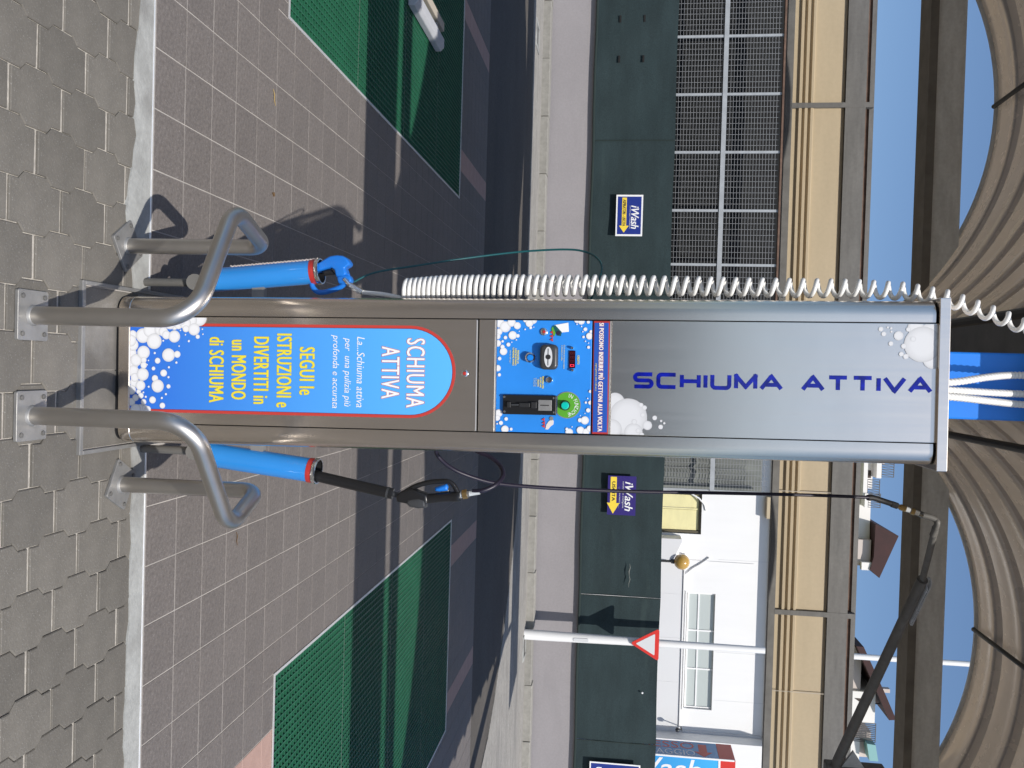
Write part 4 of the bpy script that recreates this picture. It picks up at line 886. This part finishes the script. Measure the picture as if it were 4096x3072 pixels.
# ================================================================== TUBE GUARDS
def guard(name, label, near, rear, pts, h, ang):
    t = empty(name, (near[0], near[1], 0)); tag(t, label, 'guard rail', 'bent steel tube guards')
    o = Vector((near[0], near[1], 0))
    P = [Vector((near[0], near[1], .004)), Vector((near[0], near[1], h))]+[Vector((x, y, h)) for x, y in pts]+[Vector((rear[0], rear[1], h)), Vector((rear[0], rear[1], .004))]
    P = [p-o for p in P]
    MB().tube(fillet(P, [.095, .085, .05], 12), .0242, 24).build('tube', M['steel_tube'], t, smooth=50)
    for (cx, cy), a, s in ((near, 0, .066), (rear, ang, .063)):
        d = Vector((cx, cy))-Vector(near)
        rot = lambda u, v: (u*math.cos(a)-v*math.sin(a)+d.x, u*math.sin(a)+v*math.cos(a)+d.y)
        pl = MB().prism([rot(u, v) for u, v in rounded(-s, s, -s*.9, s*.9, .006, 3)], .0095, .0005, lambda u, v, q: (u, v, q), chamfer=.001).build('foot_plate', M['plate'], t)
        for u, v in ((-.049, -.043), (.049, -.043), (.049, .043), (-.049, .043)):
            x, y = rot(u, v); MB().lathe([(.0065, 0), (.0065, .004), (.003, .005)], (x, y, .0095), n=10).build('bolt', M['galv_dark'], pl)
        MB().lathe([(.0285, 0), (.0262, .005), (.0243, .008)], (d.x, d.y, .0095), n=24).build('weld', M['plate'], t, smooth=60)
    return t
guard('tube_guard', 'bent steel tube guard at the left front corner of the kiosk', (-.101, 2.123), (-.345, 2.562), [(-.425, 2.34)], .455, R_(35))
guard('tube_guard', 'bent steel tube guard at the right front corner of the kiosk', (.163, 2.125), (.400, 2.550), [(.478, 2.35)], .455, R_(-30))

# ================================================================== LANCE HOLDERS
def holder(label, bot, topp):
    d = (Vector(topp)-Vector(bot)).normalized(); t = empty('lance_holder', bot); tag(t, label, 'holder', 'blue lance holder tubes')
    L = (Vector(topp)-Vector(bot)).length; r = .0385
    MB().lathe([(r-.004, .085), (r, .085), (r, L-.030), (r-.0035, L-.030), (r-.0035, .09)], (0, 0, 0), d, 32, False).build('tube', M['blue_tube'], t, smooth=40)
    MB().lathe([(r+.001, L-.030), (r+.001, L-.012), (r-.003, L-.012), (r-.003, L-.03)], (0, 0, 0), d, 32, False).build('red_ring', M['red_band'], t, smooth=40)
    MB().lathe([(r-.002, L-.012), (r+.003, L-.012), (r+.0035, L-.006), (r+.002, L), (r-.002, L), (r-.0035, L-.01)], (0, 0, 0), d, 32, False).build('chrome_rim', M['chrome'], t, smooth=40)
    MB().lathe([(r-.0036, L-.004), (r-.0037, .12), (.001, .12)], (0, 0, 0), d, 28, False).build('liner', M['black_matt'], t, smooth=40)
    sx = 1 if bot[0] > 0 else -1
    MB().lathe([(.001, 0), (.026, 0), (.026, .006), (.001, .006)], (0, -.02, .045), (0, -1, .25), 28).build('flange', M['galv_dark'], t, smooth=40)
    MB().tube([(0, 0, .13), (0, .0, -.02), (0, .01, -(bot[2])+.0)], .013, 12).build('foot', M['galv_dark'], t, smooth=50)
    box('clamp', M['plate'], t, *(sorted((-sx*.06, 0))), -.012, .012, L*.55-.02, L*.55+.02)
    return t, d, L
LB = Vector((-.243, 2.66, .145)); LT = Vector((-.286, 2.66, .600)); RB = Vector((.298, 2.66, .155)); RT = Vector((.346, 2.66, .606))
holder('blue tube holder left of the kiosk with the blue foam gun in it', LB, LT)
holder('blue tube holder right of the kiosk with the black lance in it', RB, RT)
# twisted cord hanging beside the left holder
cordp = [LB.lerp(LT, .35+.63*k/40)+Vector((-.037, -.012, 0)) for k in range(41)]
m = MB(); m.tube([p+Vector((.0028*math.cos(k*1.9), .0028*math.sin(k*1.9), 0)) for k, p in enumerate(cordp)], .0026, 6); m.tube([p-Vector((.0028*math.cos(k*1.9), .0028*math.sin(k*1.9), 0)) for k, p in enumerate(cordp)], .0026, 6)
tag(m.build('twisted_cord', M['house_pink'], smooth=60), 'thin twisted pinkish cord along the left blue holder', 'cord')

# ================================================================== FOAM GUN (blue, left)
GY = 2.655
FG = empty('foam_gun', (-.275, GY, .60)); tag(FG, 'blue plastic foam gun stuck in the left holder', 'spray gun')
def gp(x, z): return (x+.275, z-.60)
def gl(poly, th, name, m, y=0., chamfer=.004, par=FG): return MB().prism([gp(*p) for p in poly], -th/2+y, th/2+y, lambda u, v, d: (u, d, v), chamfer=chamfer).build(name, m, par, bevel=.003, smooth=45)
gl([(-0.2870, 0.5740), (-0.3050, 0.5760), (-0.3110, 0.5990), (-0.3220, 0.6160), (-0.3320, 0.6330), (-0.3350, 0.6560), (-0.3330, 0.6740), (-0.3240, 0.6890), (-0.3110, 0.6980), (-0.3030, 0.6960), (-0.2950, 0.6820), (-0.2860, 0.6860), (-0.2750, 0.6890), (-0.2700, 0.6760), (-0.2670, 0.6540), (-0.2880, 0.6490), (-0.2960, 0.6390), (-0.2870, 0.6090), (-0.2790, 0.5830)], .040, 'body', M['blue_plastic'])
MB().tube(catmull([(-0.0070, 0.0000, -0.0230), (0.0130, 0.0000, -0.0290), (0.0310, 0.0000, -0.0290), (0.0450, 0.0000, -0.0220), (0.0550, 0.0000, -0.0080), (0.0550, 0.0000, 0.0130), (0.0490, 0.0000, 0.0360), (0.0420, 0.0000, 0.0560), (0.0310, 0.0000, 0.0740), (0.0160, 0.0000, 0.0860), (-0.0010, 0.0000, 0.0860)], 6), .0085, 10).build('trigger_guard', M['blue_plastic'], FG, smooth=60)
gl([(-0.2680, 0.6550), (-0.2760, 0.6860), (-0.2710, 0.6980), (-0.2580, 0.7040), (-0.2460, 0.6970), (-0.2440, 0.6770), (-0.2460, 0.6610)], .030, 'hose_boss', M['blue_plastic'])
gl([(-0.2860, 0.6020), (-0.2930, 0.6340), (-0.2770, 0.6480), (-0.2700, 0.6120)], .022, 'trigger', M['black'])
MB().tube([(0.0140, -0.0120, 0.0800), (0.0210, -0.0120, 0.0880), (0.0270, -0.0100, 0.0930), (0.0330, -0.0080, 0.1000)], [.0075, .0085, .0072, .0085], 12).build('connector', M['chrome'], FG, smooth=40)

# ================================================================== WHITE COIL HOSE
pts = []; zc = .885; th = 0.; CZ0 = .885
def lerp_table(z, T):
    if z <= T[0][0]: return T[0][1]
    for (a, u), (b, v) in zip(T[:-1], T[1:]):
        if z <= b: return u+(v-u)*(z-a)/(b-a)
    return T[-1][1]
def coil_c(z): return lerp_table(z, [(.885, -.2255), (1.0, -.238), (1.176, -.2445), (1.55, -.252), (1.91, -.2515), (2.2, -.2535), (2.34, -.248), (2.458, -.229), (2.59, -.183), (2.8, -.10)])
def coil_r(z): return lerp_table(z, [(.885, .031), (1.176, .0287), (1.55, .0255), (2.32, .0215), (2.6, .019)])
z = CZ0; N = 22
lead = [Vector(p) for p in ((-0.2540, 2.6450, 0.6860), (-0.2410, 2.6450, 0.7010), (-0.2270, 2.6400, 0.7200), (-0.2200, 2.6350, 0.7440), (-0.2140, 2.6200, 0.8100), (-0.2070, 2.6100, 0.8510), (-0.2030, 2.6000, 0.8690))]
while z < 2.86:
    p = .0150+.0225*min(1, max(0, (z-1.0))/.9)+.004*min(1, max(0, z-1.9)/.7)
    if z < 1.0: p = .0150
    r = coil_r(z); pts.append(Vector((coil_c(z)+r*math.cos(th), 2.605+r*math.sin(th), z))); th -= 2*math.pi/N; z += p/N
tail = [pts[-1]+Vector((.0, .02, .05)), Vector((-.02, 2.75, 2.98)), Vector((.0, 2.815, 3.0))]
full = catmull(lead+[pts[0]], 6)[:-1]+pts+catmull([pts[-1]]+tail, 6)[1:]
HO = empty('coil_hose', (-.2325, 2.605, .885)); tag(HO, 'white spiral air hose stretched up the left side of the kiosk', 'hose')
MB().tube([p-Vector((-.2325, 2.605, .885)) for p in full], .0068, 10).build('coil', M['white_hose'], HO, smooth=60)
sp = [Vector((-0.2410, 2.6450, 0.7010)).lerp(Vector((-0.2200, 2.6350, 0.7440)), k/30) for k in range(31)]
MB().tube([p-Vector((-.2325, 2.605, .885))+Vector((.0, .0, 0)) for p in sp], [.0082+.0012*(k % 3 == 0) for k in range(31)], 10).build('spring_sleeve', M['chrome'], HO)

# thin teal cable looping behind the gun
tp = [(-0.2580, 2.7000, 0.6930), (-0.2910, 2.7200, 0.7560), (-0.3220, 2.7800, 0.8790), (-0.3620, 2.8600, 1.0540), (-0.3880, 2.9000, 1.2150), (-0.3960, 2.9000, 1.3570), (-0.3840, 2.8800, 1.4240), (-0.3530, 2.8200, 1.4630), (-0.3180, 2.7600, 1.4760), (-0.2760, 2.7000, 1.4690), (-0.2280, 2.6800, 1.4520), (-0.1870, 2.7000, 1.4370)]
tag(MB().tube(catmull(tp, 8), .0034, 8).build('teal_cable', M['teal'], smooth=60), 'thin teal cable arching out to the left of the kiosk', 'cable')

# ================================================================== BLACK LANCE (right)
LN = empty('pressure_lance', RT); tag(LN, 'black pressure lance with trigger gun standing in the right blue holder', 'lance')
def lp(p): return Vector(p)-RT
l0 = RB.lerp(RT, .55)+Vector((.0, -.004, 0)); l1 = Vector((0.4060, 2.6600, 0.8500))
ax = (l1-l0).normalized()
MB().tube([lp(l0), lp(l1-ax*.02), lp(l1-ax*.008), lp(l1)], [.0175, .0175, .0175, .0165], 18).build('lance_sleeve', M['black'], LN, smooth=40)
MB().tube([lp(l1-ax*.021), lp(l1-ax*.014)], [.0185, .0185], 18).build('sleeve_ring', M['dark_grey'], LN)
l2 = Vector((0.4100, 2.6600, 0.8680)); MB().tube([lp(l1-ax*.002), lp(l2)], .0085, 12).build('neck', M['dark_grey'], LN)
def ll(poly, th, name, m, y=0., ch=.005): return MB().prism([(p[0]-RT.x, p[1]-RT.z) for p in poly], -th/2+y, th/2+y, lambda u, v, d: (u, d, v), chamfer=ch).build(name, m, LN, bevel=.004, smooth=50)
ll([(0.4170, 0.8640), (0.4050, 0.8650), (0.3940, 0.8790), (0.3840, 0.9120), (0.3940, 0.9380), (0.4010, 0.9620), (0.4280, 0.9650), (0.4340, 0.9580), (0.4340, 0.9030), (0.4310, 0.8870), (0.4280, 0.8650)], .040, 'gun_body', M['black'])
ll([(0.4180, 0.8990), (0.4130, 0.9350), (0.4190, 0.9580), (0.4420, 0.9600), (0.4450, 0.9330), (0.4410, 0.9070), (0.4330, 0.8980)], .034, 'valve_cover', M['dark_grey'], -.006)
MB().tube([(0.0700, 0.0000, 0.3520), (0.0680, 0.0000, 0.3680), (0.0640, 0.0000, 0.3940), (0.0610, 0.0000, 0.4190), (0.0590, 0.0000, 0.4420), (0.0580, 0.0000, 0.4540), (0.0570, 0.0000, 0.4580)], [.016, .0155, .015, .015, .0165, .017, .015], 16).build('grip', M['black'], LN, smooth=50)
MB().tube(catmull([(0.0540, 0.0000, 0.2800), (0.0450, 0.0000, 0.2930), (0.0340, 0.0000, 0.3120), (0.0240, 0.0000, 0.3380), (0.0170, 0.0000, 0.3660), (0.0140, 0.0000, 0.3920), (0.0130, 0.0000, 0.4150), (0.0200, 0.0000, 0.4310), (0.0320, 0.0000, 0.4410), (0.0440, 0.0000, 0.4480), (0.0540, 0.0000, 0.4530)], 6), [.008]*61, 10).build('hand_guard', M['black'], LN, smooth=60)
ll([(0.3800, 0.9830), (0.3670, 1.0190), (0.3750, 1.0250), (0.3870, 1.0230), (0.3910, 0.9990), (0.3900, 0.9840)], .016, 'trigger', M['blue_plastic'], -.002)
ll([(0.3820, 0.9990), (0.3740, 1.0240), (0.3930, 1.0310), (0.4010, 0.9990)], .012, 'trigger_lever', M['dark_grey'], .004)
MB().tube([(0.0530, 0.0000, 0.4580), (0.0520, 0.0000, 0.4640)], 0.0105, 12).build('ferrule', M['galv'], LN)
MB().tube([(0.0520, 0.0000, 0.4640), (0.0490, 0.0000, 0.4790)], 0.0145, 6).build('hex_nut', M['brass'], LN)
MB().tube([(0.0490, 0.0000, 0.4790), (0.0480, 0.0000, 0.4860)], 0.0105, 12).build('ferrule', M['chrome'], LN)
MB().tube([(0.0480, 0.0000, 0.4860), (0.0410, 0.0000, 0.5180)], 0.0078, 12).build('ferrule', M['galv'], LN)

# hose from gun: small loop and the long run up to the boom
hp = [(0.3870, 2.6600, 1.1010), (0.3820, 2.6600, 1.1360), (0.3640, 2.6800, 1.1720), (0.3390, 2.7200, 1.1870), (0.3140, 2.7600, 1.1710), (0.2900, 2.7800, 1.1350), (0.2770, 2.7900, 1.0960), (0.2580, 2.8200, 1.0450), (0.2580, 2.8600, 0.9700), (0.2850, 2.8800, 0.9370), (0.3170, 2.9000, 0.9480), (0.3580, 2.9500, 0.9890), (0.3900, 3.0000, 1.0560), (0.4130, 3.0600, 1.1320), (0.4390, 3.2000, 1.2980), (0.4660, 3.4000, 1.5740), (0.4850, 3.6000, 1.8760), (0.4960, 3.7200, 2.0910), (0.5090, 3.8600, 2.3720), (0.5230, 3.9800, 2.6400)]
PH = empty('pressure_hose', hp[0]); tag(PH, 'dark violet pressure hose looping from the lance up to the boom', 'hose')
o0 = Vector(hp[0]); MB().tube([p-o0 for p in catmull(hp, 8)], .0072, 10).build('hose', M['purple_hose'], PH, smooth=60)
hs = [(0.5240, 3.9800, 2.6300), (0.5250, 3.9900, 2.6540), (0.5380, 4.0000, 2.6990), (0.5480, 4.0000, 2.7330), (0.5500, 4.0000, 2.7370)]
MB().tube([Vector(p)-o0 for p in catmull(hs, 6)], .0125, 12).build('rubber_sleeve', M['black_matt'], PH, smooth=50)
hb = [(0.5500, 4.0000, 2.7370), (0.5610, 4.0000, 2.7730), (0.5790, 4.0000, 2.8260), (0.5920, 4.0000, 2.8680)]
for (a, b, r, mm) in ((0., .2, .014, 'black_matt'), (.2, .28, .010, 'brass'), (.28, .46, .0135, 'brass'), (.46, .62, .0115, 'galv'), (.62, .74, .0145, 'brass'), (.74, .9, .012, 'galv_dark'), (.9, 1.01, .0135, 'chrome')):
    A_ = Vector(hb[0])-o0; B_ = Vector(hb[3])-o0; MB().tube([A_.lerp(B_, a), A_.lerp(B_, b)], r, 8).build('coupling', M[mm], PH)

# ================================================================== SWING BOOM
tipp = Vector((0.6290, 4.0000, 2.9300)); BB = Vector((2.60, 6.0, 3.03))
BM = empty('swing_boom', BB); tag(BM, 'grey swinging boom arm under the right vault carrying the hose', 'boom')
def bl(p): return Vector(p)-BB
m1 = Vector((0.9840, 4.5000, 3.0440))
MB().tube([bl(p) for p in catmull([hb[3], (0.5990, 4.0000, 2.8990), (0.6110, 4.0000, 2.9230), tuple(tipp), tuple(tipp.lerp(BB, .03))], 5)], .013, 12).build('elbow', M['galv_mid'], BM, smooth=50)
MB().tube([bl(tipp.lerp(BB, .01)), bl(m1)], .015, 14).build('thin_arm', M['galv_mid'], BM, smooth=50)
MB().tube([bl(m1), bl(BB)], [.026, .033], 16).build('main_arm', M['galv_mid'], BM, smooth=50)
sp = []
for k in range(200): q = .01+.16*k/199; a = k*.62; sp.append(bl(m1.lerp(BB, q))+Vector((.030*math.cos(a), 0, .038+.010*math.sin(a))))
MB().tube(sp, .004, 6).build('spring', M['galv'], BM, smooth=60)
MB().prism([(.04, .0), (.08, .0), (.08, .16), (-.02, .16), (-.30, .03)], -.012, .012, lambda u, v, d: (u*.7, u*.7+d, v+.03)).build('gusset', M['galv'], BM)
box('pivot_block', M['galv_dark'], BM, -.03, .10, -.04, .06, -.06, .32, .01)
MB().tube([(.06, .02, .3), (.06, .02, 1.93)], .05, 14).build('drop_post', M['galv_dark'], BM, smooth=50)

# ================================================================== WHITE CONDUITS above the kiosk
for i, (pa, lab) in enumerate(((((.012, 2.66, 2.425), (.004, 2.69, 2.52), (-.012, 2.73, 2.62), (-.02, 2.78, 2.72), (-.02, 2.80, 2.90), (-.02, 2.79, 3.12)), 'white corrugated conduit leaving the kiosk top, leftmost of three'),
        (((.028, 2.665, 2.425), (.030, 2.70, 2.52), (.034, 2.75, 2.65), (.036, 2.795, 2.8), (.036, 2.80, 3.12)), 'white corrugated conduit leaving the kiosk top, middle of three'),
        (((.046, 2.66, 2.425), (.050, 2.69, 2.52), (.060, 2.74, 2.64), (.068, 2.79, 2.78), (.07, 2.80, 3.12)), 'white corrugated conduit leaving the kiosk top, rightmost of three'))):
    c = catmull(pa, 40); r = [.0098+.0018*math.sin(k*math.pi*.5*1.0) for k in range(len(c))]
    # even rings along the length
    s_ = 0; rr = []
    for k, p in enumerate(c):
        if k: s_ += (p-c[k-1]).length
        rr.append(.0100+.0016*math.sin(s_*2*math.pi/.0125))
    tag(MB().tube(c, rr, 12).build('conduit', M['white_conduit'], smooth=60), lab, 'conduit', 'white conduits above the kiosk')

# ================================================================== LITTER
for nm, mm, p, a, l, lab in (('straw', 'straw', (-1.1510, 3.6790, 0.0000), .4, .07, 'single dry straw on the tiles near the left grating'),
        ('leaf', 'leaf', (-0.7310, 3.6950, 0.0000), 1.2, .03, 'small dark dead leaf on the left tiles'), ('twig', 'leaf', (0.7340, 3.4020, 0.0000), .2, .06, 'thin reddish twig on the right tiles')):
    o = MB().tube([(-l/2, 0, .0025), (-l/6, .004, .004), (l/6, -.003, .003), (l/2, .002, .0025)], [.0012, .002, .002, .001] if nm != 'leaf' else [.001, .006, .005, .001], 6).build(nm, M[mm], loc=p); o.rotation_euler[2] = a
    tag(o, lab, 'litter')

# ================================================================== BEHIND THE CAMERA (building added only for the steel to reflect)
OB = empty('reflection_building', (0, -14, 0)); tag(OB, 'long brown building added behind the photographer for the kiosk steel to reflect', 'building')
box('wall', M['house_pink'], OB, -16, 16, -6, 0, -.1, 3.0); box('roof', M['house_roof'], OB, -16.4, 16.4, -6.4, .5, 3.005, 3.25)
for k in range(7): box('window', M['glass'], OB, -13.5+4*k, -11.9+4*k, .001, .03, 1.0, 2.3)
